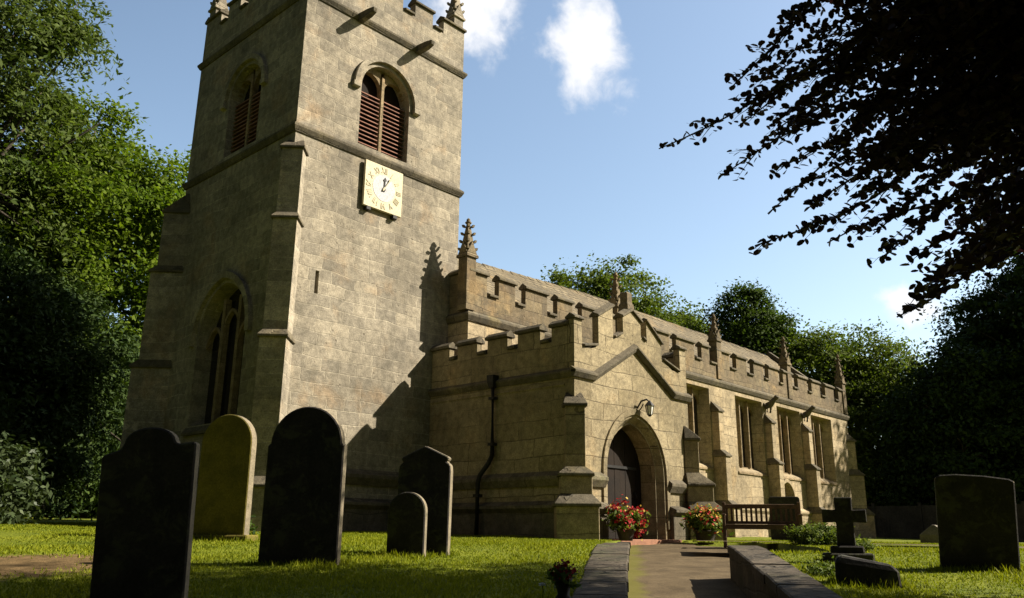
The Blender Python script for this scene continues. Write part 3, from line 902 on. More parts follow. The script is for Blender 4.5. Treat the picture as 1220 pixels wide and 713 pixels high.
for x in (19.74, 24.42, 28.30):
    buttress(CH, (x, YN), rad(-90), [(.80, .50, 1.05), (.55, .40, 3.05), (.33, .36, 4.85)], -.4, 'aisle', 'coping', .1)
buttress(CH, (XE, YN), rad(-45), [(.8, .60, 1.1), (.5, .5, 3.1), (.22, .42, 4.85)], -.4, 'aisle', 'coping', .3)
for x in (24.42, 28.30):                     # crouching grotesques under the string course
    o = MB()
    o.tube([(x, YN + .05, 5.62), (x, YN - .28, 5.72), (x, YN - .5, 5.95), (x, YN - .62, 6.05)], [.13, .15, .10, .02], 8)
    o.tube([(x, YN - .42, 5.9), (x, YN - .56, 6.0), (x, YN - .68, 5.97)], [.07, .115, .05], 8)
    for sg in (-1, 1):
        o.tube([(x + sg * .13, YN + .02, 5.75), (x + sg * .18, YN - .2, 5.6), (x + sg * .15, YN - .16, 5.35)], [.06, .07, .045], 6)
    o.build('grotesque', MAT['coping'], aisle)

# nave roof behind the parapet
o = MB()
zr, ze = 9.86, 7.02
o.loft([[(xx, -.42, ze), (xx, 3.0, zr), (xx, 6.45, ze), (xx, 6.45, ze - .2), (xx, -.42, ze - .2)] for xx, zr in ((6.02, 9.40), (10, 9.60), (16, 9.82), (33.4, 9.84))])
roof = o.build('nave_roof', MAT['roof'], CH)
o = MB()
for i in range(54):
    x0 = 6.05 + i * .505
    j = random.uniform(-.012, .012) + float(np.interp(x0, (6.02, 10, 16, 33.4), (9.40, 9.60, 9.82, 9.84))) - zr
    o.loft([[(xx, 2.82, zr - .13 + j), (xx, 3.0, zr + .06 + j), (xx, 3.18, zr - .13 + j), (xx, 3.0, zr - .02 + j)] for xx in (x0, x0 + .49)])
o.build('ridge_tile', MAT['roof'], roof)
o = MB()
for xx in (33.30,):
    o.loft([[(xx, -.45, ze + .02), (xx, 3.0, zr + .02), (xx, 6.5, ze + .02), (xx, 6.5, ze + .28), (xx, 3.0, zr + .30), (xx, -.45, ze + .28)], [(xx + .35, -.45, ze + .02), (xx + .35, 3.0, zr + .02), (xx + .35, 6.5, ze + .02), (xx + .35, 6.5, ze + .28), (xx + .35, 3.0, zr + .30), (xx + .35, -.45, ze + .28)]])
o.build('gable_coping', MAT['coping'], roof)

# ---------------------------------------------------------------- porch
XC = 7.70
KL, KR, ZK, ZA = 5.88, 9.52, 3.91, 4.94
b = MB()
b.prism([(XPW, -.4), (XPE, -.4), (XPE, ZK), (KR, ZK), (XC, ZA), (KL, ZK), (XPW, ZK)], S(YPS), S(-.02))
porch = b.build('porch', MAT['porch'], CH)
k = MB()
DX = 7.66
k.loft([[(p_[0], YPS - .05, p_[1]) for p_ in arch(DX, 2.66, -.1, 1.55, 1.50)], [(p_[0], YPS + .16, p_[1]) for p_ in arch(DX, 2.30, -.1, 1.55, 1.32)]])
cut(porch, k)
k = MB()
k.prism(arch(DX, 2.22, -.1, 1.55, 1.28), S(YPS - .06), S(YPS + .9))
cut(porch, k)
k = MB()
k.box(5.75, 9.7, YPS + .78, -1.6, -.1, 3.3)
cut(porch, k)
# doorway dressings: arch ring of voussoirs proud of the wall, threshold, inner oak door
o = MB()
hood(o, lambda p_, k_: (p_[0], YPS + .01 - .06 * k_, p_[1]), DX, 2.70, 1.55, 1.52, .16, 1.4)
dw = o.build('porch_doorway', MAT['porch'], CH, bevel=.01)
o = MB(); o.box(6.2, 9.12, YPS - .38, YPS + .9, -.4, -.10); o.build('threshold', MAT['brickred'], dw, bevel=.015)
o = MB()
for i in range(9):                           # vertical planks cut to the arch
    xa, xb = DX - 1.10 + i * 2.2 / 9 + .006, DX - 1.10 + (i + 1) * 2.2 / 9 - .006
    crv = arch_curve(DX, 2.21, 1.55, 1.275, 14)
    xs = [c_[0] for c_ in crv][::-1]; zs_ = [c_[1] for c_ in crv][::-1]
    o.prism([(xa, -.09), (xb, -.09), (xb, float(np.interp(xb, xs, zs_))), ((xa + xb) / 2, float(np.interp((xa + xb) / 2, xs, zs_))), (xa, float(np.interp(xa, xs, zs_)))], S(YPS + .62 + (i % 2) * .006), S(YPS + .70))
o.prism(arch(DX, 2.215, -.095, 1.55, 1.278), S(YPS + .69), S(YPS + .74))
idr = o.build('porch_door', MAT['door'], CH)
for z in (.45, 1.7):
    o = MB(); o.box(DX - .95, DX + .85, YPS + .585, YPS + .618, z, z + .07); o.build('hinge_strap', MAT['iron'], idr)
o = MB(); o.tube([(DX + .75, YPS + .60, 1.1), (DX + .75, YPS + .54, 1.0), (DX + .75, YPS + .60, .9)], .022, 6)
o.build('handle', MAT['iron'], idr)

# kinked string course under the porch battlements
st = MB()
string(st, [(XPW, -.02), (XPW, YPS + .0), (XPW + .001, YPS)], ZK + .02, .12, .20)
st.build('string_course', MAT['coping'], porch); st = MB()
prof = [(0.02, -.20), (-.06, -.20), (-.13, -.09), (-.13, -.04), (.02, .06)]
line = [(XPW - .10, ZK + .02), (KL, ZK + .02), (XC, ZA + .02), (KR, ZK + .02), (XPE + .1, ZK + .02)]
st.loft([[(x, YPS + yy, z + zz) for yy, zz in prof] for x, z in line])
st.build('string_course', MAT['coping'], porch); st = MB()
string(st, [(XPE, YPS), (XPE, YN)], ZK + .02, .12, .20)
st.build('string_course', MAT['coping'], porch)
st = MB()                                    # second thin band below on the west side
string(st, [(XPW, -.02), (XPW, YPS + .3)], ZK - .32, .05, .07)
st.build('thin_band', MAT['porch'], porch)
for z, pr, h in ((1.42, .17, .30), (.72, .27, .26)):
    for run in ([(XPW, -.02), (XPW, YPS), (6.22, YPS)], [(9.12, YPS), (XPE, YPS), (XPE, YN)]):
        pt = MB(); string(pt, run, z, pr, h); pt.build('plinth_moulding', MAT['plinth'], porch)
e = .14
pt = MB(); pt.prism([(XPW - e, -.1), (XPW - e, YPS - e), (6.2, YPS - e), (6.2, YPS + .05), (XPW + .05, YPS + .05), (XPW + .05, -.1)], lambda p: (p[0], p[1], -.4), lambda p: (p[0], p[1], .52))
pt.build('plinth', MAT['plinth'], porch)
pt = MB(); pt.prism([(9.14, YPS + .05), (9.14, YPS - e), (XPE + e, YPS - e), (XPE + e, YN - .2), (XPE - .05, YN - .2), (XPE - .05, YPS + .05)], lambda p: (p[0], p[1], -.4), lambda p: (p[0], p[1], .52))
pt.build('plinth', MAT['plinth'], porch)

# battlements
PTH = .20
mw = [(0, .72), (1.06, 1.83), (2.23, 2.97), (3.34, 4.12), (4.5, 5.233 - PTH)]
crenellate(CH, 'parapet', (XPW, -.02), (XPW, YPS + PTH), ZK + .05, 4.70, 5.06, PTH, mw, (MAT['porch'], MAT['coping']))
crenellate(CH, 'parapet', (XPE, YPS + PTH), (XPE, YN - .02), ZK + .05, 4.70, 5.06, PTH, [(0, .4), (.8, 1.55), (1.95, 2.7), (3.1, 4.0)], (MAT['porch'], MAT['coping']))
y0, y1 = YPS, YPS + PTH
zsl = lambda x: 5.42 - abs(x - XC) * .46
top_l = [(XPW, 5.22), (5.42, 5.22), None, (6.10, 5.46), (6.76, 5.84), None, (7.20, 5.66), (7.63, 5.90), (8.06, 5.66), None, (8.32, 5.74), (9.06, 5.22), None, (10.0, 5.25), (XPE, 5.25)]
sill = lambda x: max(4.55, zsl(x))
skyline, caps_ = [], []
for q0, q1 in zip(top_l, top_l[1:] + [None]):
    if q0 is None: continue
    skyline.append(q0)
    if q1 is not None: caps_.append((q0, q1, .04, .15))
gaps = [(5.42, 6.10), (6.76, 7.20), (8.06, 8.32), (9.06, 10.0)]
full = []
for q in skyline:
    full.append(q)
    for x0, x1 in gaps:
        if abs(q[0] - x0) < 1e-6:
            full.append((x0, sill(x0)))
            if x0 < 5.8 < x1: full.append((5.8, 4.55))
            if x0 < 9.6 < x1: full.append((9.6, 4.55))
            full.append((x1, sill(x1)))
            caps_.append(((x0 + .05, sill(x0 + .05)), (x1 - .05, sill(x1 - .05)), 0, .09))
o = MB()
o.prism([(XPW, ZK + .05), (KL, ZK + .05), (XC, ZA + .05), (KR, ZK + .05), (XPE, ZK + .05)] + full[::-1], S(y0), S(y1))
pp = o.build('parapet', MAT['porch'], CH, bevel=.012)
for q0, q1, ext, hgt in caps_:
    c = MB()
    d = Vector((q1[0] - q0[0], 0, q1[1] - q0[1])).normalized(); nn = Vector((-d.z, 0, d.x))
    rings = []
    for q in (Vector((q0[0], 0, q0[1])) - d * ext, Vector((q1[0], 0, q1[1])) + d * ext):
        rings.append([(q.x + nn.x * hh, yy, q.z + nn.z * hh) for yy, hh in ((y0 - .06, .002), (y1 + .06, .002), (y1 + .06, .055), ((y0 + y1) / 2, hgt), (y0 - .06, .055))])
    c.loft(rings)
    c.build('coping', MAT['coping'], pp, bevel=.01)
o = MB()                                     # broken stub of the gable cross
o.loft([[(7.63 - w_, -5.08 - w_, z), (7.63 + w_, -5.08 - w_, z), (7.63 + w_, -5.08 + w_, z), (7.63 - w_, -5.08 + w_, z)] for w_, z in ((.17, 5.86), (.15, 6.1), (.12, 6.16), (.12, 6.42), (.09, 6.46))])
o.build('finial', MAT['parapet'], porch, bevel=.01)
o = MB()                                     # porch roof
o.loft([[(XPW + .36, yy, 4.1), (XC, yy, 5.05), (XPE - .36, yy, 4.1), (XPE - .36, yy, 3.95), (XPW + .36, yy, 3.95)] for yy in (YPS + .36, -.1)])
o.build('porch_roof', MAT['roof'], porch)
buttress(CH, (XPW, YPS), rad(225), [(.52, .98, .62), (.30, .74, 1.32), (.16, .48, 2.98)], -.4, 'porch', 'coping', .2)
buttress(CH, (XPE, YPS), rad(-45), [(.75, .98, .62), (.52, .80, 1.32), (.20, .50, 2.6)], -.4, 'porch', 'coping', .2)

# rainwater pipe on the porch west wall
o = MB(); xx = XPW - .10
o.tube([(xx, -2.58, 4.0), (xx, -2.60, 1.95), (xx - .03, -2.50, 1.75), (xx - .15, -2.32, 1.45), (xx - .17, -2.26, 1.25), (xx - .17, -2.26, -.1)], .062, 10)
dp = o.build('downpipe', MAT['iron'], CH)
o = MB(); o.loft([[(xx + a_ * s_, -2.58 + b_ * s_, z) for a_, b_ in ((-1, -1), (1, -1), (1, 1), (-1, 1))] for s_, z in ((.07, 3.72), (.11, 3.86), (.12, 4.05))])
o.build('hopper', MAT['iron'], dp)
for z in (3.4, 2.2, .9):
    o = MB(); q = xx if z > 1.6 else xx - .17; yq = -2.59 if z > 1.6 else -2.26
    o.box(q - .075, XPW - .0 if z > 1.6 else q + .10, yq - .09, yq + .09, z, z + .07); o.build('pipe_clip', MAT['iron'], dp)

# lamp over the porch arch
lp = empty('wall_lantern', (7.88, YPS, 3.22), 0, 'small black and white lantern on an iron bracket above the porch arch', 'lantern')
o = MB()
o.tube([(-.12, .02, .05), (-.14, -.18, .30), (-.02, -.34, .36), (.06, -.40, .28)], [.03, .035, .035, .025], 8)
o.tube([(-.12, .02, -.12), (-.12, -.16, .05), (-.1, -.24, .2)], .022, 6)
o.build('bracket', MAT['iron'], lp)
o = MB()
o.loft([[(.06 + s_ * a_, -.40 + s_ * b_, z) for a_, b_ in ((1, 0), (.5, .87), (-.5, .87), (-1, 0), (-.5, -.87), (.5, -.87))] for s_, z in ((.09, -.20), (.15, .12))])
o.build('lamp_glass', MAT['lampglass'], lp)
o = MB()
o.loft([[(.06 + s_ * math.cos(k_ * math.pi / 3), -.40 + s_ * math.sin(k_ * math.pi / 3), z) for k_ in range(6)] for s_, z in ((.19, .12), (.10, .24), (.03, .32))])
o.loft([[(.06 + s_ * math.cos(k_ * math.pi / 3), -.40 + s_ * math.sin(k_ * math.pi / 3), z) for k_ in range(6)] for s_, z in ((.03, -.27), (.10, -.20))])
for k_ in range(6):
    a_ = k_ * math.pi / 3
    o.tube([(.06 + .093 * math.cos(a_), -.40 + .093 * math.sin(a_), -.2), (.06 + .155 * math.cos(a_), -.40 + .155 * math.sin(a_), .12)], .014, 5)
o.build('lamp_frame', MAT['iron'], lp)
lp.scale = (.72, .72, .72)

# ================================================================== churchyard monuments
FACE = rad(243)      # compass heading the carved faces look towards


def stone_at(x, y, dz=0.0):
    return (x, y, float(lawn(x, y)) - .05 + dz)


def heading_rot(h):  # local -Y looks towards compass heading h
    return math.pi - h


def headstone(x, y, prof, thick, mat, label, heading=FACE, lean=0.0, tilt=0.0, base=None, bevel=.014):
    o = empty('headstone', stone_at(x, y), heading_rot(heading), label, 'gravestone', 'old gravestones in the churchyard')
    o.rotation_euler = (lean, tilt, heading_rot(heading))
    b = MB(); b.prism(prof, S(-thick / 2), S(thick / 2))
    sl_ = b.build('slab', [MAT[mat], MAT['grave_edge_lit']], o, bevel=bevel)
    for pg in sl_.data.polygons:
        if abs(pg.normal.y) < .6: pg.material_index = 1  # edge faces take the paler colour that stands for sunlight
    if base:
        k = MB(); bw_, bh_, bd_ = base
        k.loft([[(-bw_ / 2, -bd_ / 2, -.2), (bw_ / 2, -bd_ / 2, -.2), (bw_ / 2, bd_ / 2, -.2), (-bw_ / 2, bd_ / 2, -.2)], [(-bw_ / 2, -bd_ / 2, bh_), (bw_ / 2, -bd_ / 2, bh_), (bw_ / 2, bd_ / 2, bh_), (-bw_ / 2, bd_ / 2, bh_)]])
        k.build('base', MAT[mat], o, bevel=.02)
    return o


def round_top(w, h, zb=-.3, n=18, rise=None, shoulder=0.0):
    r = w / 2 - shoulder
    rise = rise or r
    p_ = [(-w / 2, zb), (w / 2, zb), (w / 2, h - rise)]
    p_ += [(r * math.cos(math.pi * k / n), h - rise + rise * math.sin(math.pi * k / n)) for k in range(0 if shoulder else 1, n + 1 if shoulder else n)]
    p_ += [(-w / 2, h - rise)]
    return p_


near = [(-.37, -.3), (.35, -.3), (.385, 1.27), (.38, 1.30), (.25, 1.29), (.225, 1.30)] + [(.01 + .205 * math.cos(math.pi * k / 12), 1.31 + .12 * math.sin(math.pi * k / 12)) for k in range(0, 13)] + [(-.22, 1.26), (-.37, 1.21)]
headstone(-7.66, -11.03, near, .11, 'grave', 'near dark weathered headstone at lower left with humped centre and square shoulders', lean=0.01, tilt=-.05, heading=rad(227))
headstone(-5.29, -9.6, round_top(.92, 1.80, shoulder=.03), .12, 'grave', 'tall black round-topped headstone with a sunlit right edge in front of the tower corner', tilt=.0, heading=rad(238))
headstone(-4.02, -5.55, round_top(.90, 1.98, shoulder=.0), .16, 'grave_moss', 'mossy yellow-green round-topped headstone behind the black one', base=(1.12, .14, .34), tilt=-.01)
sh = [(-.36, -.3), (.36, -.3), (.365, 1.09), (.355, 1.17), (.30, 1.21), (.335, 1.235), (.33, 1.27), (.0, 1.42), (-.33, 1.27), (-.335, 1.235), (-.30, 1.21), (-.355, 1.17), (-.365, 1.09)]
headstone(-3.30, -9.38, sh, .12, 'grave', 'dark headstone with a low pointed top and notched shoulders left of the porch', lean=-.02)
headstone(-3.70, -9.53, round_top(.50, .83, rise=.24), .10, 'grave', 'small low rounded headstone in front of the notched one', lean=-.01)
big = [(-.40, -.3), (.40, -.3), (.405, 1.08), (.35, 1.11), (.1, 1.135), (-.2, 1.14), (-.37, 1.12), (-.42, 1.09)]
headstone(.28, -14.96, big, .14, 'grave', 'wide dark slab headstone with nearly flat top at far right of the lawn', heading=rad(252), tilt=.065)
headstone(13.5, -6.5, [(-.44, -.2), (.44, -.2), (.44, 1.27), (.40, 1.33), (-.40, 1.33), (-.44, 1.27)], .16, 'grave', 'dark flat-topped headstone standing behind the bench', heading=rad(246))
# low coped stone block
o = empty('kerb_stone', stone_at(-1.9, -14.5), heading_rot(rad(247)), 'low dark rectangular stone block in the grass in front of the stone cross', 'stone block')
k = MB(); k.loft([[(-.31, -.16, -.2), (.31, -.16, -.2), (.31, .16, -.2), (-.31, .16, -.2)], [(-.30, -.15, .27), (.28, -.15, .19), (.28, .15, .19), (-.30, .15, .29)], [(-.25, -.12, .33), (.22, -.12, .25), (.22, .12, .25), (-.25, .12, .34)]])
k.build('block', MAT['grave'], o, bevel=.02)
# stone cross on a stepped base
o = empty('stone_cross', stone_at(.22, -13.48), heading_rot(rad(246)), 'dark stone cross on a stepped base beside the right-hand path wall', 'cross')
k = MB(); k.loft([[(-.34, -.26, -.2), (.34, -.26, -.2), (.34, .26, -.2), (-.34, .26, -.2)], [(-.34, -.26, .17), (.34, -.26, .17), (.34, .26, .17), (-.34, .26, .17)]])
k.build('lower_step', MAT['grave'], o, bevel=.02)
k = MB(); k.loft([[(-.23, -.18, .165), (.23, -.18, .165), (.23, .18, .165), (-.23, .18, .165)], [(-.22, -.17, .27), (.22, -.17, .27), (.22, .17, .27), (-.22, .17, .27)]])
k.build('upper_step', MAT['grave'], o, bevel=.02)
k = MB(); k.prism([(-.125, .26), (.125, .26), (.115, .60), (.30, .59), (.30, .78), (.115, .77), (.12, .95), (-.12, .95), (-.115, .77), (-.30, .78), (-.30, .59), (-.115, .60)], S(-.07), S(.07))
k.build('cross_shaft', MAT['grave'], o, bevel=.012)
o.scale = (.88, .88, .88)

# ------------------------------------------------------------------ bench
o = empty('garden_bench', (8.02, -8.47, float(lawn(8.02, -8.47)) - .03), heading_rot(rad(243)), 'slatted wooden garden bench beside the porch in front of the aisle wall', 'bench')
BWD = 1.78
k = MB(); k.box(-BWD / 2 + .04, BWD / 2 - .04, .21, .25, .80, .90); k.build('top_rail', MAT['wood'], o, bevel=.008)
k = MB(); k.box(-BWD / 2 + .04, BWD / 2 - .04, .21, .25, .44, .51); k.build('lower_rail', MAT['wood'], o, bevel=.008)
for i in range(15):
    x = -BWD / 2 + .10 + i * (BWD - .2) / 14
    k = MB(); k.box(x - .026, x + .026, .217, .243, .505, .805); k.build('back_slat', MAT['wood'], o)
for i in range(5):
    k = MB(); y = -.25 + i * .105; k.box(-BWD / 2 + .02, BWD / 2 - .02, y, y + .085, .405, .43); k.build('seat_slat', MAT['wood'], o, bevel=.005)
k = MB(); k.box(-BWD / 2 + .05, BWD / 2 - .05, -.265, -.235, .32, .402); k.build('front_rail', MAT['wood'], o)
for sx in (-1, 1):
    x = sx * (BWD / 2 - .035)
    k = MB(); k.box(x - .038, x + .038, .20, .27, -.1, .95); k.build('leg', MAT['wood'], o, bevel=.006)
    k = MB(); k.box(x - .035, x + .035, -.27, -.20, -.1, .63); k.build('leg', MAT['wood'], o, bevel=.006)
    k = MB(); k.box(x - .045, x + .045, -.31, .198, .632, .665); k.build('armrest', MAT['wood'], o, bevel=.008)


# ================================================================== foliage
def leaf_mesh(name, pos, nrm, size, tint, mat, parent=None, aspect=1.7, oval=False, mids=None):
    """one kite-shaped, slightly folded leaf (two triangles) per row of pos"""
    n = len(pos)
    nrm = nrm / np.maximum(np.linalg.norm(nrm, axis=1, keepdims=True), 1e-6)
    ref = RNG.normal(size=(n, 3))
    a = np.cross(nrm, ref); a /= np.maximum(np.linalg.norm(a, axis=1, keepdims=True), 1e-6)
    b = np.cross(nrm, a)
    size = np.broadcast_to(np.asarray(size, float), (n,))[:, None]
    L_ = size * aspect * .5; Wd = size * .5
    fold = nrm * size * .12
    if oval:
        cs = [(-1, 0), (-.55, .8), (.15, .95), (.7, .55), (1.0, 0), (.7, -.55), (.15, -.95), (-.55, -.8)]
    else:
        cs = [(-1, 0), (-.15, 1), (1, 0), (-.15, -1)]
    c_ = len(cs)
    v = np.stack([pos + a * L_ * u + b * Wd * w_ + fold * abs(w_) for u, w_ in cs], 1).reshape(-1, 3)
    me = bpy.data.meshes.new(name)
    me.vertices.add(c_ * n); me.vertices.foreach_set('co', v.astype(np.float32).ravel())
    me.loops.add(c_ * n); me.loops.foreach_set('vertex_index', np.arange(c_ * n, dtype=np.int32))
    me.polygons.add(n); me.polygons.foreach_set('loop_start', np.arange(0, c_ * n, c_, dtype=np.int32))
    me.update(calc_edges=True)
    for mm in (mat if isinstance(mat, (list, tuple)) else [mat]): me.materials.append(mm)
    if mids is not None: me.polygons.foreach_set('material_index', np.asarray(mids, dtype=np.int32))
    at = me.attributes.new('tint', 'FLOAT', 'FACE')
    at.data.foreach_set('value', np.clip(np.broadcast_to(tint, (n,)), 0, 1).astype(np.float32))
    o = bpy.data.objects.new(name, me); COL.objects.link(o)
    if parent: o.parent = parent
    return o


def crown_points(lobes, clumps, per, spread, flat=0.6, shell=0.72, droop=0.0):
    """leaf positions: clumps scattered near the surface of a union of lobes"""
    P, Nn, T = [], [], []
    vols = np.array([l[3] * l[4] * l[5] for l in lobes]) ** .67; vols /= vols.sum()
    for _ in range(clumps):
        l = lobes[RNG.choice(len(lobes), p=vols)]
        d = RNG.normal(size=3); d /= np.linalg.norm(d)
        rr = (shell + (1 - shell) * RNG.random()) if RNG.random() < .8 else RNG.random() ** .5
        rr *= 1 + RNG.normal() * .07
        c = np.array(l[:3]) + d * np.array(l[3:6]) * rr
        k_ = int(per * RNG.uniform(.5, 1.5))
        s = spread * RNG.uniform(.6, 1.4)
        ax = RNG.normal(size=3); ax[2] *= .4; ax /= np.linalg.norm(ax)
        q = RNG.normal(size=(k_, 3)) * s
        q += np.outer(RNG.normal(size=k_), ax) * s * .9
        q[:, 2] *= flat
        q[:, 2] -= droop * (q[:, 0] ** 2 + q[:, 1] ** 2) / max(s, .01)
        P.append(c + q)
        nn = RNG.normal(size=(k_, 3)) * .75 + d * .5 + np.array([0, 0, .65])
        Nn.append(nn)
        T.append(np.clip(RNG.normal(.45, .12) + RNG.normal(size=k_) * .22, 0, 1))
    return np.concatenate(P), np.concatenate(Nn), np.concatenate(T)


def tree(x, y, h, lobes, leaf, clumps, per, spread, lsize, label, trunk_r=.35, name='tree', group=None, flat=.6, base_z=None, limbs=10, shell=.72, droop=0.0, aspect=1.7):
    z0 = float(lawn(x, y)) if abs(x) < 60 and abs(y) < 60 else 0.0
    o = empty(name, (x, y, z0 - .1), 0, label, 'tree', group)
    L_ = [tuple(l) for l in lobes]
    t = MB()
    top = max(l[2] + l[5] * .5 for l in L_)
    pts = [(0, 0, -.2), (.1 * trunk_r, 0, top * .15), (random.uniform(-.4, .4), random.uniform(-.4, .4), top * .45), (random.uniform(-.6, .6), random.uniform(-.6, .6), top * .8), (random.uniform(-.5, .5), random.uniform(-.5, .5), top)]
    t.tube(pts, [trunk_r * 1.45, trunk_r, trunk_r * .75, trunk_r * .4, trunk_r * .1], 9)
    for i in range(limbs):
        l = L_[i % len(L_)]
        f = random.uniform(.25, .75)
        a = Vector(pts[1]).lerp(Vector(pts[3]), f)
        d = Vector((random.gauss(0, 1), random.gauss(0, 1), random.uniform(-.1, 1))).normalized()
        e = Vector((l[0] + d.x * l[3] * .8, l[1] + d.y * l[4] * .8, l[2] + d.z * l[5] * .7))
        mid = a.lerp(e, .5) + Vector((0, 0, .12 * (e - a).length * random.uniform(-.2, 1)))
        r_ = trunk_r * random.uniform(.28, .42)
        t.tube([a, mid, e], [r_, r_ * .55, r_ * .12], 6)
        for _ in range(2):
            e2 = e + Vector((random.gauss(0, 1), random.gauss(0, 1), random.gauss(0, .7))) * l[3] * .35
            t.tube([mid, mid.lerp(e2, .6) + Vector((0, 0, .2)), e2], [r_ * .5, r_ * .3, r_ * .06], 5)
    t.build('trunk', MAT['bark'], o)
    P, Nn, T = crown_points(L_, clumps, per, spread, flat, shell, droop)
    sz = lsize * RNG.uniform(.6, 1.35, len(P))
    leaf_mesh('crown', P, Nn, sz, T, MAT[leaf], o, aspect)
    return o


def polar(b, d):
    return CAM.x + d * math.sin(rad(b)), CAM.y + d * math.cos(rad(b))


GL = 'trees west of the tower'
# left: tall feathery conifer, bright lime, dark yews, laurel
x, y = polar(11.0, 37)
tree(x, y, 26, [(0, 0, 9, 5.2, 5.2, 5), (0.4, .4, 14.5, 4.6, 4.6, 4.5), (.2, 0, 19.5, 3.8, 3.8, 4), (0, 0, 24, 2.6, 2.6, 4), (2.6, -.6, 20.5, 1.6, 1.6, 1.9)], 'leaf_ash', 340, 230, .55, .105,
     'tall feathery grey-green tree at far left rising out of the frame', .45, 'tall_tree', GL, flat=.45, droop=.25, limbs=22, aspect=2.6)
x, y = polar(18.2, 39)
tree(x, y, 19, [(0, 0, 8, 5.0, 5.0, 4.2), (.8, -.5, 12.2, 4.4, 4.4, 3.6), (-.5, .5, 15.6, 3.2, 3.2, 2.4), (3.0, -1.0, 14.2, 2.3, 2.3, 1.9), (-3, 1, 12, 2.6, 2.6, 2.4)], 'leaf_lime', 430, 260, .5, .125,
     'bright yellow-green broadleaf tree touching the left side of the tower', .45, 'broadleaf_tree', GL, limbs=14)
x, y = polar(15.5, 33)
tree(x, y, 10, [(0, 0, 3.4, 3.6, 3.6, 3.4), (-.5, .4, 6.6, 3.0, 3.0, 2.6), (2.0, -.6, 5.2, 2.0, 2.0, 2.4)], 'leaf_yew', 330, 240, .42, .085,
     'dark spreading yew below the bright tree beside the tower', .5, 'yew_tree', GL, flat=.5, droop=.2, aspect=2.6)
x, y = polar(8.5, 31)
tree(x, y, 11, [(0, 0, 3.6, 3.4, 3.4, 3.6), (.5, .4, 7.6, 2.8, 2.8, 3.0), (-.3, 0, 10.5, 2.0, 2.0, 2.2)], 'leaf_yew', 320, 240, .42, .085,
     'dark yew at the left edge of the churchyard in front of the feathery tree', .5, 'yew_tree', GL, flat=.5, droop=.2, aspect=2.6)
x, y = polar(20.5, 40)
tree(x, y, 9, [(0, 0, 3.2, 3.4, 3.4, 3.2), (1.2, 0, 6, 2.2, 2.2, 2.6)], 'leaf_mid', 240, 140, .45, .14,
     'dark bushy holly close against the left side of the tower', .3, 'holly_tree', GL)
x, y = polar(13.4, 21.6)
o = empty('laurel_shrub', (x, y, float(lawn(x, y)) - .05), 0, 'pale-leaved laurel shrub on the lawn edge below the dark yews', 'shrub')
P, Nn, T = crown_points([(0, 0, 1.0, 1.9, 1.2, 1.0), (.8, -.2, .8, 1.2, .9, .8), (-.9, .1, 1.5, 1.0, .9, .8)], 150, 80, .20, .5, .7)
P[:, 2] = np.maximum(P[:, 2], .05)
leaf_mesh('foliage', P, Nn, .072 * RNG.uniform(.7, 1.3, len(P)), T, MAT['leaf_laurel'], o, 2.2)
k = MB()
for i in range(9):
    a = random.uniform(0, 6.28); e = (math.cos(a) * 1.3, math.sin(a) * .8, random.uniform(.7, 1.6))
    k.tube([(0, 0, -.1), (e[0] * .4, e[1] * .4, e[2] * .6), e], [.04, .028, .008], 5)
k.build('stem', MAT['bark'], o)

# hedge bank closing the view at the left
for i, (b_, d_, hh) in enumerate(((5, 40, 4.5), (10.5, 43, 5), (16, 45, 5), (21.5, 47, 5))):
    x, y = polar(b_, d_)
    tree(x, y, hh, [(0, 0, hh * .4, 3.6, 3.0, hh * .42), (1.2, 0, hh * .62, 2.4, 2.2, hh * .3)], 'leaf_yew', 150, 120, .5, .17,
         'dense dark evergreen thicket behind the yews, ' + ('at the left frame edge', 'second from the left', 'third from the left', 'nearest the tower')[i], .2, 'evergreen_thicket', 'thicket behind the yews', limbs=6)

# behind the nave and at the east
GB = 'trees beyond the church'
x, y = polar(53.0, 62)
tree(x, y, 19, [(0, 0, 12, 5.4, 5.4, 4.6), (-2.2, 1, 15.4, 3.4, 3.4, 3.0), (1.5, -1, 16.8, 3.6, 3.6, 3.2), (4.2, -2.5, 13.4, 3.2, 3.2, 2.8)], 'leaf_back', 360, 230, .55, .155,
     'rounded bright green tree above the roof ridge behind the porch gable', .5, 'broadleaf_tree', GB)
x, y = polar(58.0, 66)
tree(x, y, 16, [(0, 0, 11, 3.8, 3.8, 4), (1, -1, 14.6, 2.6, 2.6, 2.4)], 'leaf_back', 220, 220, .55, .155,
     'lower green tree showing as a sliver above the roof right of the rounded one', .4, 'broadleaf_tree', GB)
x, y = polar(63.9, 64)
tree(x, y, 18, [(0, 0, 12, 2.3, 2.3, 4.0), (-.4, .5, 15.6, 2.1, 2.1, 2.5), (.9, -.9, 14.4, 1.6, 1.6, 2.2)], 'leaf_mid', 170, 210, .45, .15,
     'tall dark green tree standing against the sky above the aisle pinnacles', .4, 'broadleaf_tree', GB)
x, y = polar(69.6, 66)
tree(x, y, 15, [(0, 0, 6, 5.0, 5.0, 5.4), (-2.2, 1.4, 11.2, 3.4, 3.4, 3.4), (1.6, -1.2, 12.0, 3.4, 3.4, 3.2), (3.6, -3.0, 8.8, 3.0, 3.0, 3.4)], 'leaf_back', 430, 220, .6, .16,
     'broad green tree behind the east end of the church', .5, 'broadleaf_tree', GB)
x, y = polar(75.4, 58)
tree(x, y, 14, [(0, 0, 4.5, 4.2, 4.2, 4.4), (.5, -.6, 8.6, 3.0, 3.0, 3.0), (-1.5, 1, 7.2, 2.4, 2.4, 2.2)], 'leaf_yew', 330, 200, .55, .16,
     'dark tree over the boundary fence right of the east end', .5, 'evergreen_tree', GB, flat=.5)
x, y = polar(80.6, 64)
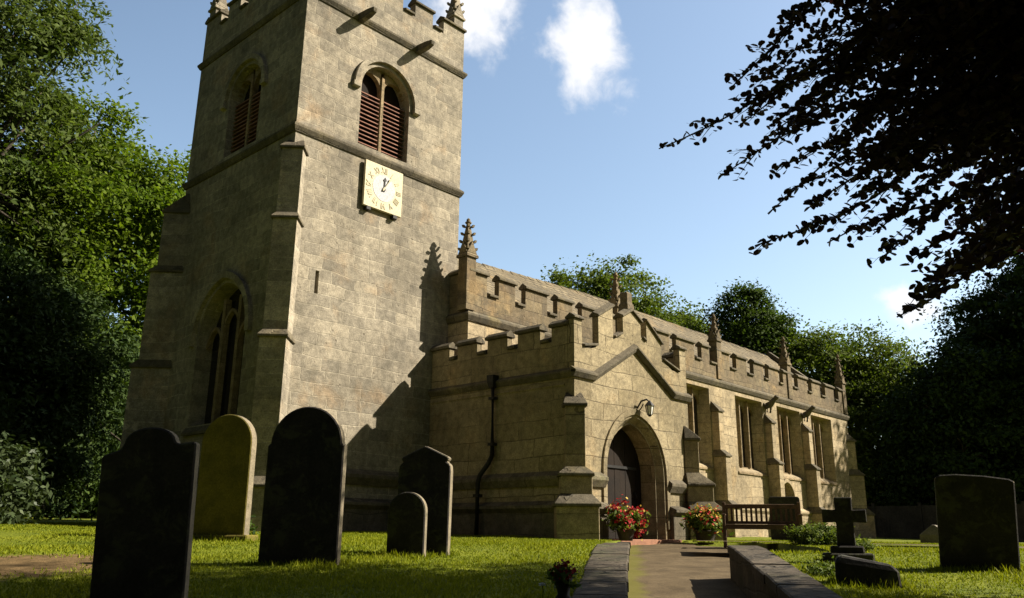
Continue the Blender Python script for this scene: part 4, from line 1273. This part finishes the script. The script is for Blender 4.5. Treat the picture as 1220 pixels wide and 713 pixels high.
tree(x, y, 21, [(0, 0, 6.5, 6.0, 6.0, 6.5), (-.8, 1.6, 11.6, 4.6, 4.6, 3.6), (.4, -1.6, 17.0, 4.2, 4.2, 4.2), (-1.2, 2.6, 14.2, 2.6, 2.6, 2.0)], 'leaf_yew', 560, 210, .62, .17,
     'tall black-green tree at the right edge behind the wide slab headstone', .5, 'evergreen_tree', GB, flat=.45)
x, y = polar(84.0, 60)
tree(x, y, 20, [(0, 0, 7, 6.0, 6.0, 7), (0, 0, 14.5, 5, 5, 5.6)], 'leaf_yew', 300, 150, .7, .22,
     'dark tree beyond the right frame edge', .5, 'evergreen_tree', GB, flat=.45)
for i, (b_, d_, hh) in enumerate(((66, 78, 6), (70.5, 74, 6), (74.5, 70, 6), (79, 66, 6), (83.5, 60, 6))):
    x, y = polar(b_, d_)
    tree(x, y, hh, [(0, 0, hh * .4, 4.6, 4.0, hh * .45), (1.5, 0, hh * .6, 3, 3, hh * .35)], 'leaf_yew', 150, 110, .65, .26,
         'dense dark hedge tree beyond the fence, ' + ('leftmost, behind the east end', 'second from the left', 'middle one', 'second from the right', 'rightmost')[i], .25, 'hedge_tree', 'hedge trees beyond the fence', limbs=6)
for b_, d_ in ((27, 60), (34, 70), (41, 75), (47, 80)):
    x, y = polar(b_, d_)

# unseen trees added behind and left of the camera to block sky light
for i, (b_, d_, hh) in enumerate(((168, 19, 15), (205, 17, 16), (238, 19, 17), (268, 21, 16), (296, 22, 17), (320, 26, 17), (340, 33, 17))):
    x, y = polar(b_, d_)
    tree(x, y, hh, [(0, 0, hh * .40, 5.2, 5.2, hh * .34), (.5, .3, hh * .72, 4.2, 4.2, hh * .28)], 'leaf_yew', 170, 90, .7, .42,
         'large dark evergreen added out of view to block sky light, ' + ('southernmost', 'second from the south', 'third from the south', 'middle one', 'third from the north', 'second from the north', 'northernmost')[i], .5, 'evergreen_tree', 'added evergreens out of view that block sky light', limbs=6)

# boundary fence east of the church
o = empty('boundary_fence', (41, -6, -.1), 0, 'dark boarded boundary fence with square posts across the east side of the churchyard', 'fence')
for i in range(14):
    yy = 12 - i * 2.6
    k = MB(); k.box(-.08, .08, yy - .08, yy + .08, -.3, 2.08); k.build('post', MAT['fence'], o)
    if i < 13:
        k = MB()
        for j in range(16):
            q = yy - .09 - j * (2.42 / 16)
            k.box(-.02 + random.uniform(-.006, .006), .01, q - .145, q, -.2, 1.92 + random.uniform(-.02, .02))
        k.build('fence_panel', MAT['fence'], o)
# pale ridged grave cover by the fence
x, y = 12.6, -10.9
o = MB(); o.loft([[(-.7, -.32, -.2), (.7, -.32, -.2), (.7, .32, -.2), (-.7, .32, -.2)], [(-.7, -.32, .22), (.7, -.32, .22), (.7, .32, .22), (-.7, .32, .22)], [(-.6, -.03, .46), (.6, -.03, .46), (.6, .03, .46), (-.6, .03, .46)]])
q = o.build('grave_cover', MAT['white'], None, bevel=.01); q.data.materials[0] = rough_mat('pale_limestone', (.17, .15, .115), (.11, .098, .075), 4, .006)
q.location = (x, y, float(lawn(x, y))); q.rotation_euler = (0, 0, rad(12))
tag(q, 'small pale coped grave cover half hidden behind the wide slab headstone', 'gravestone')

# ------------------------------------------------------------------ copper beech overhanging from the right
BX, BY = polar(101, 10.6)
bz = -.6
o = empty('copper_beech', (BX, BY, bz), 0, 'dark copper beech whose leafy branches hang in from the upper right', 'tree')
k = MB()
k.tube([(0, 0, -.4), (.05, 0, 1.5), (-.1, .1, 4.5), (.1, .2, 8), (0, .1, 11.5)], [.62, .46, .40, .27, .06], 12)
tips = [(-3.48, -13.26, 4.13), (-3.41, -13.97, 3.62), (-3.34, -14.84, 5.18), (-3.38, -14.26, 2.79), (-3.3, -14.95, 2.68), (-3.32, -15.5, 1.86), (-3.56, -15.74, 1.98), (-2.9, -13.87, 4.9), (-2.58, -14.08, 5.02), (-2.76, -14.69, 4.8), (-2.99, -15.23, 4.78),
        (-3.21, -15.19, 5.22), (-2.98, -14.42, 3.73), (-3.04, -15.09, 3.15), (-3.17, -15.33, 2.71), (-3.25, -15.76, 2.42), (-3.48, -16.06, 2.15), (-2.6, -15.45, 4.28), (-2.84, -15.73, 4.64), (-2.57, -15.22, 3.81), (-2.8, -15.88, 3.34), (-2.97, -16.03, 4.81),
        (-3.05, -14.01, 4.32), (-2.62, -14.49, 4.33), (-2.75, -15.01, 4.39), (-3.33, -16.27, 2.14), (-3.1, -16.42, 2.69), (-3.14, -14.31, 3.19), (-2.95, -14.74, 3.5),
        (-2.86, -15.0, 3.87), (-2.58, -14.59, 4.61), (-2.98, -15.25, 3.38), (-3.1, -15.54, 2.84), (-2.69, -14.87, 5.07), (-2.8, -15.51, 4.94), (-2.75, -15.69, 3.86), (-2.82, -14.29, 4.32), (-2.83, -14.02, 4.61), (-3.19, -15.58, 1.92), (-3.06, -15.34, 2.49), (-2.99, -14.65, 3.19), (-2.97, -14.2, 4.09)]
LP, LN, LS = [], [], []


def add_leaf(p_, dir_, side, plane_n):
    LP.append(p_); LN.append(plane_n + np.array([random.gauss(0, .75), random.gauss(0, .75), random.gauss(0, .3)])); LS.append(random.uniform(.048, .072))


def twig(a, b, droop, r, leaves, sub=0):
    a, b = np.array(a), np.array(b)
    ln = np.linalg.norm(b - a)
    n_ = max(4, int(ln / .25))
    pts = []
    wv = np.array([random.gauss(0, .05), random.gauss(0, .05), random.gauss(0, .04)]) * ln; ph = random.uniform(0, 3)
    for i in range(n_ + 1):
        f = i / n_
        q = a + (b - a) * f
        q[2] += droop * 4 * f * (1 - f) * ln
        q += wv * math.sin(f * 6 + ph) * min(1, 4 * f * (1 - f) + .0)
        pts.append(q)
    k.tube(pts, [r * (1 - .85 * i / n_) for i in range(n_ + 1)], 5)
    if leaves:
        d = (b - a) / ln
        side = np.cross(d, [0, 0, 1]); side /= max(np.linalg.norm(side), 1e-3)
        m_ = int(ln / .036)
        for i in range(m_):
            f = (i + random.random()) / m_
            q = a + (b - a) * f; q[2] += droop * 4 * f * (1 - f) * ln
            s = 1 if i % 2 else -1
            q = q + side * s * random.uniform(.03, .09) + np.array([0, 0, random.gauss(0, .015)])
            add_leaf(q, d, side, np.array([0, 0, 1.0]))
        add_leaf(b + d * .03, d, side, np.array([0, 0, 1.0]))
    return pts


inv = np.array([BX, BY, bz])
for i, tp in enumerate(tips):
    tp = np.array(tp) - inv
    h0 = min(10.2, max(3.6, tp[2] + random.uniform(1.2, 3.2)))
    st_ = np.array([random.uniform(-.1, .1), random.uniform(-.1, .1), h0])
    pts = twig(st_, tp, .07, .045, False)
    n_ = len(pts)
    d = tp - st_; ln = np.linalg.norm(d); d /= ln
    side = np.cross(d, [0, 0, 1]); side /= np.linalg.norm(side)
    f = .30
    while f < .995:
        ii = f * (n_ - 1); q = pts[int(ii)] + (pts[min(int(ii) + 1, n_ - 1)] - pts[int(ii)]) * (ii - int(ii))
        L0 = (1.5 * (1 - f) ** .8 + .14) * random.uniform(.5, 1.3)
        for s in (-1, 1):
            e = q + (d * random.uniform(.5, 1.0) + side * s * random.uniform(.4, .9) + np.array([0, 0, random.gauss(-.12, .14)])) * L0
            twig(q, e, .03, .008, True)
            if L0 > .6:
                for g_ in (.35, .65):
                    q2 = q + (e - q) * g_
                    twig(q2, q2 + (d * random.uniform(.4, .9) - side * s * random.uniform(.2, .7) + np.array([0, 0, random.gauss(-.1, .15)])) * L0 * .45, .02, .005, True)
        f += random.uniform(.035, .085)
    m_ = int(ln * .35 / .036)
    for j in range(m_):
        f = .65 + .35 * j / m_; ii = f * (n_ - 1); q = pts[int(ii)] + (pts[min(int(ii) + 1, n_ - 1)] - pts[int(ii)]) * (ii - int(ii))
        add_leaf(q + side * random.choice((-1, 1)) * .04, d, side, np.array([0, 0, 1.0]))
P0, N0, T0 = crown_points([(0, 0, 8.2, 4.2, 4.2, 3.4), (-.5, .6, 5.4, 3.3, 3.3, 2.4), (0, 0, 10.6, 2.8, 2.8, 2.2), (-1.4, 1.5, 7.0, 2.4, 2.4, 2.2), (-.2, .8, 4.1, 1.8, 1.6, 1.2), (-.7, 3.5, 5.2, 1.3, 1.4, 1.5), (-.6, 3.0, 6.6, 1.9, 1.9, 1.7)], 780, 150, .34, .45, .55)
for q in P0[RNG.integers(0, len(P0), 1100)]:
    e = q + np.array([random.gauss(0, .25), random.gauss(0, .25), random.gauss(-.08, .18)])
    k.tube([q, (q + e) / 2 + np.array([0, 0, .04]), e], [.007, .005, .002], 4)
k.build('trunk', MAT['bark'], o)
P = np.concatenate([np.array(LP), P0]); Nn = np.concatenate([np.array(LN), N0])
SZ = np.concatenate([np.array(LS), .068 * RNG.uniform(.7, 1.3, len(P0))])
leaf_mesh('crown', P, Nn, SZ, RNG.random(len(P)), MAT['leaf_beech'], o, 1.5, oval=True)

# ------------------------------------------------------------------ potted flowers and shrubs
def flower_pot(x, y, z, r, h, spread, petal, label, seed, n=420, tall=.55):
    o = empty('flower_pot', (x, y, z), 0, label, 'flower pot')
    k = MB(); k.lathe([(r * .72, 0), (r * .80, h * .3), (r, h * .9), (r * 1.1, h * .92), (r * 1.1, h), (r * .92, h), (r * .85, h * .85)], (0, 0, 0), 18)
    k.build('pot', MAT['terracotta'], o)
    P, Nn, T = crown_points([(0, 0, h + tall * .45, spread, spread, tall * .55), (spread * .5, -.05, h + tall * .25, spread * .6, spread * .6, tall * .4)], 40, n // 20, .09, .7, .5)
    leaf_mesh('foliage', P, Nn, .075 * RNG.uniform(.6, 1.3, len(P)), T, MAT['leaf_herb'], o, 2.0)
    P, Nn, T = crown_points([(0, 0, h + tall * .5, spread * 1.08, spread * 1.08, tall * .64), (spread * .55, -.05, h + tall * .3, spread * .7, spread * .7, tall * .5)], 46, n // 38, .06, .8, .97)
    mids = RNG.choice(len(petal), len(P), p=[q[1] for q in petal])
    leaf_mesh('blossom', P, Nn, .068 * RNG.uniform(.7, 1.3, len(P)), T, [MAT[q[0]] for q in petal], o, 1.1, mids=mids)
    return o


flower_pot(6.25, -5.85, -.13, .22, .26, .33, [('petal_red', .66), ('petal_dark', .22), ('petal_yellow', .12)], 'pot of bright red flowers on the left of the porch door', 1, 640, .56)
flower_pot(9.08, -6.35, -.20, .28, .34, .40, [('petal_yellow', .62), ('petal_red', .38)], 'dark pot of trailing yellow and red flowers right of the porch door', 2, 480, .50)
x, y = -4.86, -12.99
o = empty('grave_vase', (x, y, float(lawn(x, y)) - .02), 0, 'small dark grave vase of deep red flowers in the shaded grass beside the path wall', 'flower vase')
k = MB(); k.lathe([(.06, 0), (.075, .02), (.05, .05), (.07, .16), (.085, .18), (.06, .18)], (0, 0, 0), 14); k.build('vase', MAT['iron'], o)
P, Nn, T = crown_points([(0, 0, .25, .09, .09, .07)], 16, 9, .025, .8, .9)
leaf_mesh('blossom', P, Nn, .035 * RNG.uniform(.7, 1.3, len(P)), T, MAT['petal_dark'], o, 1.1)
P, Nn, T = crown_points([(0, 0, .18, .10, .10, .10)], 14, 8, .03, .8, .7)
leaf_mesh('foliage', P, Nn, .045 * RNG.uniform(.7, 1.3, len(P)), T, MAT['leaf_mid'], o, 2.0)
x, y = -5.0, -12.87
o = empty('white_flower', (x, y, float(lawn(x, y)) - .02), 0, 'single small white flower in the grass left of the grave vase', 'flower')
k = MB(); k.tube([(0, 0, 0), (.01, 0, .08), (.0, 0, .13)], .005, 5); k.build('stem', MAT['leaf_mid'], o)
P = np.array([(.018 * math.cos(a), .018 * math.sin(a), .13 + .01 * (i % 2)) for i, a in enumerate(np.arange(0, 6.28, .5))])
leaf_mesh('blossom', P, P - np.array([0, 0, .1]), .034, .5, MAT['white'], o, 1.3)


def bush(x, y, lobes, leaf, label, clumps, per, spread, ls, name='shrub', cat='shrub', group=None):
    o = empty(name, (x, y, float(lawn(x, y)) - .03), 0, label, cat, group)
    P, Nn, T = crown_points(lobes, clumps, per, spread, .7, .6)
    P[:, 2] = np.maximum(P[:, 2], .02)
    leaf_mesh('foliage', P, Nn, ls * RNG.uniform(.6, 1.3, len(P)), T, MAT[leaf], o, 2.4)
    k = MB()
    for i in range(6):
        a = random.uniform(0, 6.28); l = lobes[0]
        k.tube([(0, 0, -.05), (math.cos(a) * l[3] * .4, math.sin(a) * l[4] * .4, l[2] * .8), (math.cos(a) * l[3] * .8, math.sin(a) * l[4] * .8, l[2] * 1.2)], [.015, .01, .003], 5)
    k.build('stem', MAT['bark'], o)
    return o


bush(4.1, -11.3, [(0, 0, .17, .38, .34, .20), (.25, -.3, .16, .3, .3, .18)], 'leaf_herb', 'low leafy green bush between the bench and the stone cross', 90, 50, .06, .03)
bush(-1.35, -13.87, [(0, 0, .04, .28, .22, .10)], 'leaf_herb', 'tuft of low pale weeds in the grass left of the stone block', 30, 30, .05, .024)
bush(-3.55, -5.2, [(0, 0, .16, .22, .18, .16)], 'leaf_mid', 'small dark weed clump at the foot of the mossy headstone', 20, 24, .07, .05)
bush(1.75, -13.0, [(0, 0, .12, .24, .2, .14)], 'leaf_herb', 'small green tuft right of the foot of the stone cross', 26, 30, .05, .026)

# ------------------------------------------------------------------ grass blades of the near lawn
NB = 330000
rr = 5.2 + 21 * RNG.random(NB) ** 1.35
bb = np.radians(RNG.uniform(12, 84, NB))
gx = CAM.x + rr * np.sin(bb); gy = CAM.y + rr * np.cos(bb)
lat_ = (gx - CAM.x) * PR.x + (gy - CAM.y) * PR.y
tt_ = (gx - CAM.x) * PD.x + (gy - CAM.y) * PD.y
ok = ~((lat_ > -.53) & (lat_ < 1.80) & (tt_ < 13.2)) & ~((lat_ > -.50) & (lat_ < 1.52) & (tt_ < 24)) & ~((lat_ > 1.4) & (lat_ < 2.76) & (tt_ > 12.8) & (tt_ < 22))
ok &= ~((gx > -.3) & (gx < 6.2) & (gy > -.3)) & ~((gx > 4.8) & (gx < 10.6) & (gy > -5.5)) & ~((gx > 5) & (gy > -1.1))
ok &= ~(((gx + 7.6) * .42) ** 2 + ((gy + 7.7) * .62) ** 2 < RNG.uniform(.08, .75, NB))
# branch path stays bare
for (x0, y0), (x1, y1) in zip(cl_[:-1], cl_[1:]):
    dx, dy = x1 - x0, y1 - y0; l2 = dx * dx + dy * dy
    f = np.clip(((gx - x0) * dx + (gy - y0) * dy) / l2, 0, 1)
    ok &= np.hypot(gx - x0 - f * dx, gy - y0 - f * dy) > .5 + .15 * RNG.random(NB)
gx, gy, rr = gx[ok], gy[ok], rr[ok]
nt0 = len(gx)
for (sx_, sy_, sw_, k_) in ((-7.66, -11.03, .42, 900), (-5.29, -9.6, .5, 1300), (-4.02, -5.55, .6, 900), (-3.30, -9.38, .42, 900), (-3.70, -9.53, .3, 600), (.28, -14.96, .46, 1100), (-1.9, -14.5, .36, 900), (.22, -13.48, .38, 800)):
    hx, hy = math.cos(-FACE), math.sin(-FACE)       # along the slab
    u_ = RNG.uniform(-sw_ * 1.05, sw_ * 1.05, k_); w_ = RNG.normal(0, .10, k_); w_ += np.sign(w_) * .07
    gx = np.append(gx, sx_ + u_ * hx - w_ * hy); gy = np.append(gy, sy_ + u_ * hy + w_ * hx)
rr = np.append(rr, np.hypot(gx[nt0:] - CAM.x, gy[nt0:] - CAM.y))
n = len(gx)
gz = lawn(gx, gy) + 0.025 * np.sin(gx * 1.3 + 2) * np.sin(gy * 1.1) - .012
patch = .5 + .5 * np.sin(gx * 1.9 + np.sin(gy * 2.3) * 1.4) * np.sin(gy * 1.6 + 1)
hh = (.020 + .028 * RNG.random(n)) * (.75 + .6 * patch)
hh[nt0:] *= RNG.uniform(1.0, 2.3, n - nt0)
wd = .0045 + .0007 * rr
an = RNG.uniform(0, 6.283, n)
ln_ = hh * RNG.uniform(.1, .9, n); la = RNG.uniform(0, 6.283, n)
v = np.empty((n, 3, 3), np.float32)
v[:, 0] = np.stack([gx - wd * np.cos(an), gy - wd * np.sin(an), gz], 1)
v[:, 1] = np.stack([gx + wd * np.cos(an), gy + wd * np.sin(an), gz], 1)
v[:, 2] = np.stack([gx + ln_ * np.cos(la), gy + ln_ * np.sin(la), gz + hh], 1)
me = bpy.data.meshes.new('grass')
me.vertices.add(3 * n); me.vertices.foreach_set('co', v.ravel())
me.loops.add(3 * n); me.loops.foreach_set('vertex_index', np.arange(3 * n, dtype=np.int32))
me.polygons.add(n); me.polygons.foreach_set('loop_start', np.arange(0, 3 * n, 3, dtype=np.int32))
me.update(calc_edges=True)
me.materials.append(MAT['blade'])
at = me.attributes.new('tint', 'FLOAT', 'FACE')
at.data.foreach_set('value', np.clip(.25 + .4 * patch + RNG.normal(size=n) * .22, 0, 1).astype(np.float32))
o = bpy.data.objects.new('grass', me); COL.objects.link(o)
tag(o, 'short mown green grass of the churchyard lawn', 'grass', kind='stuff')
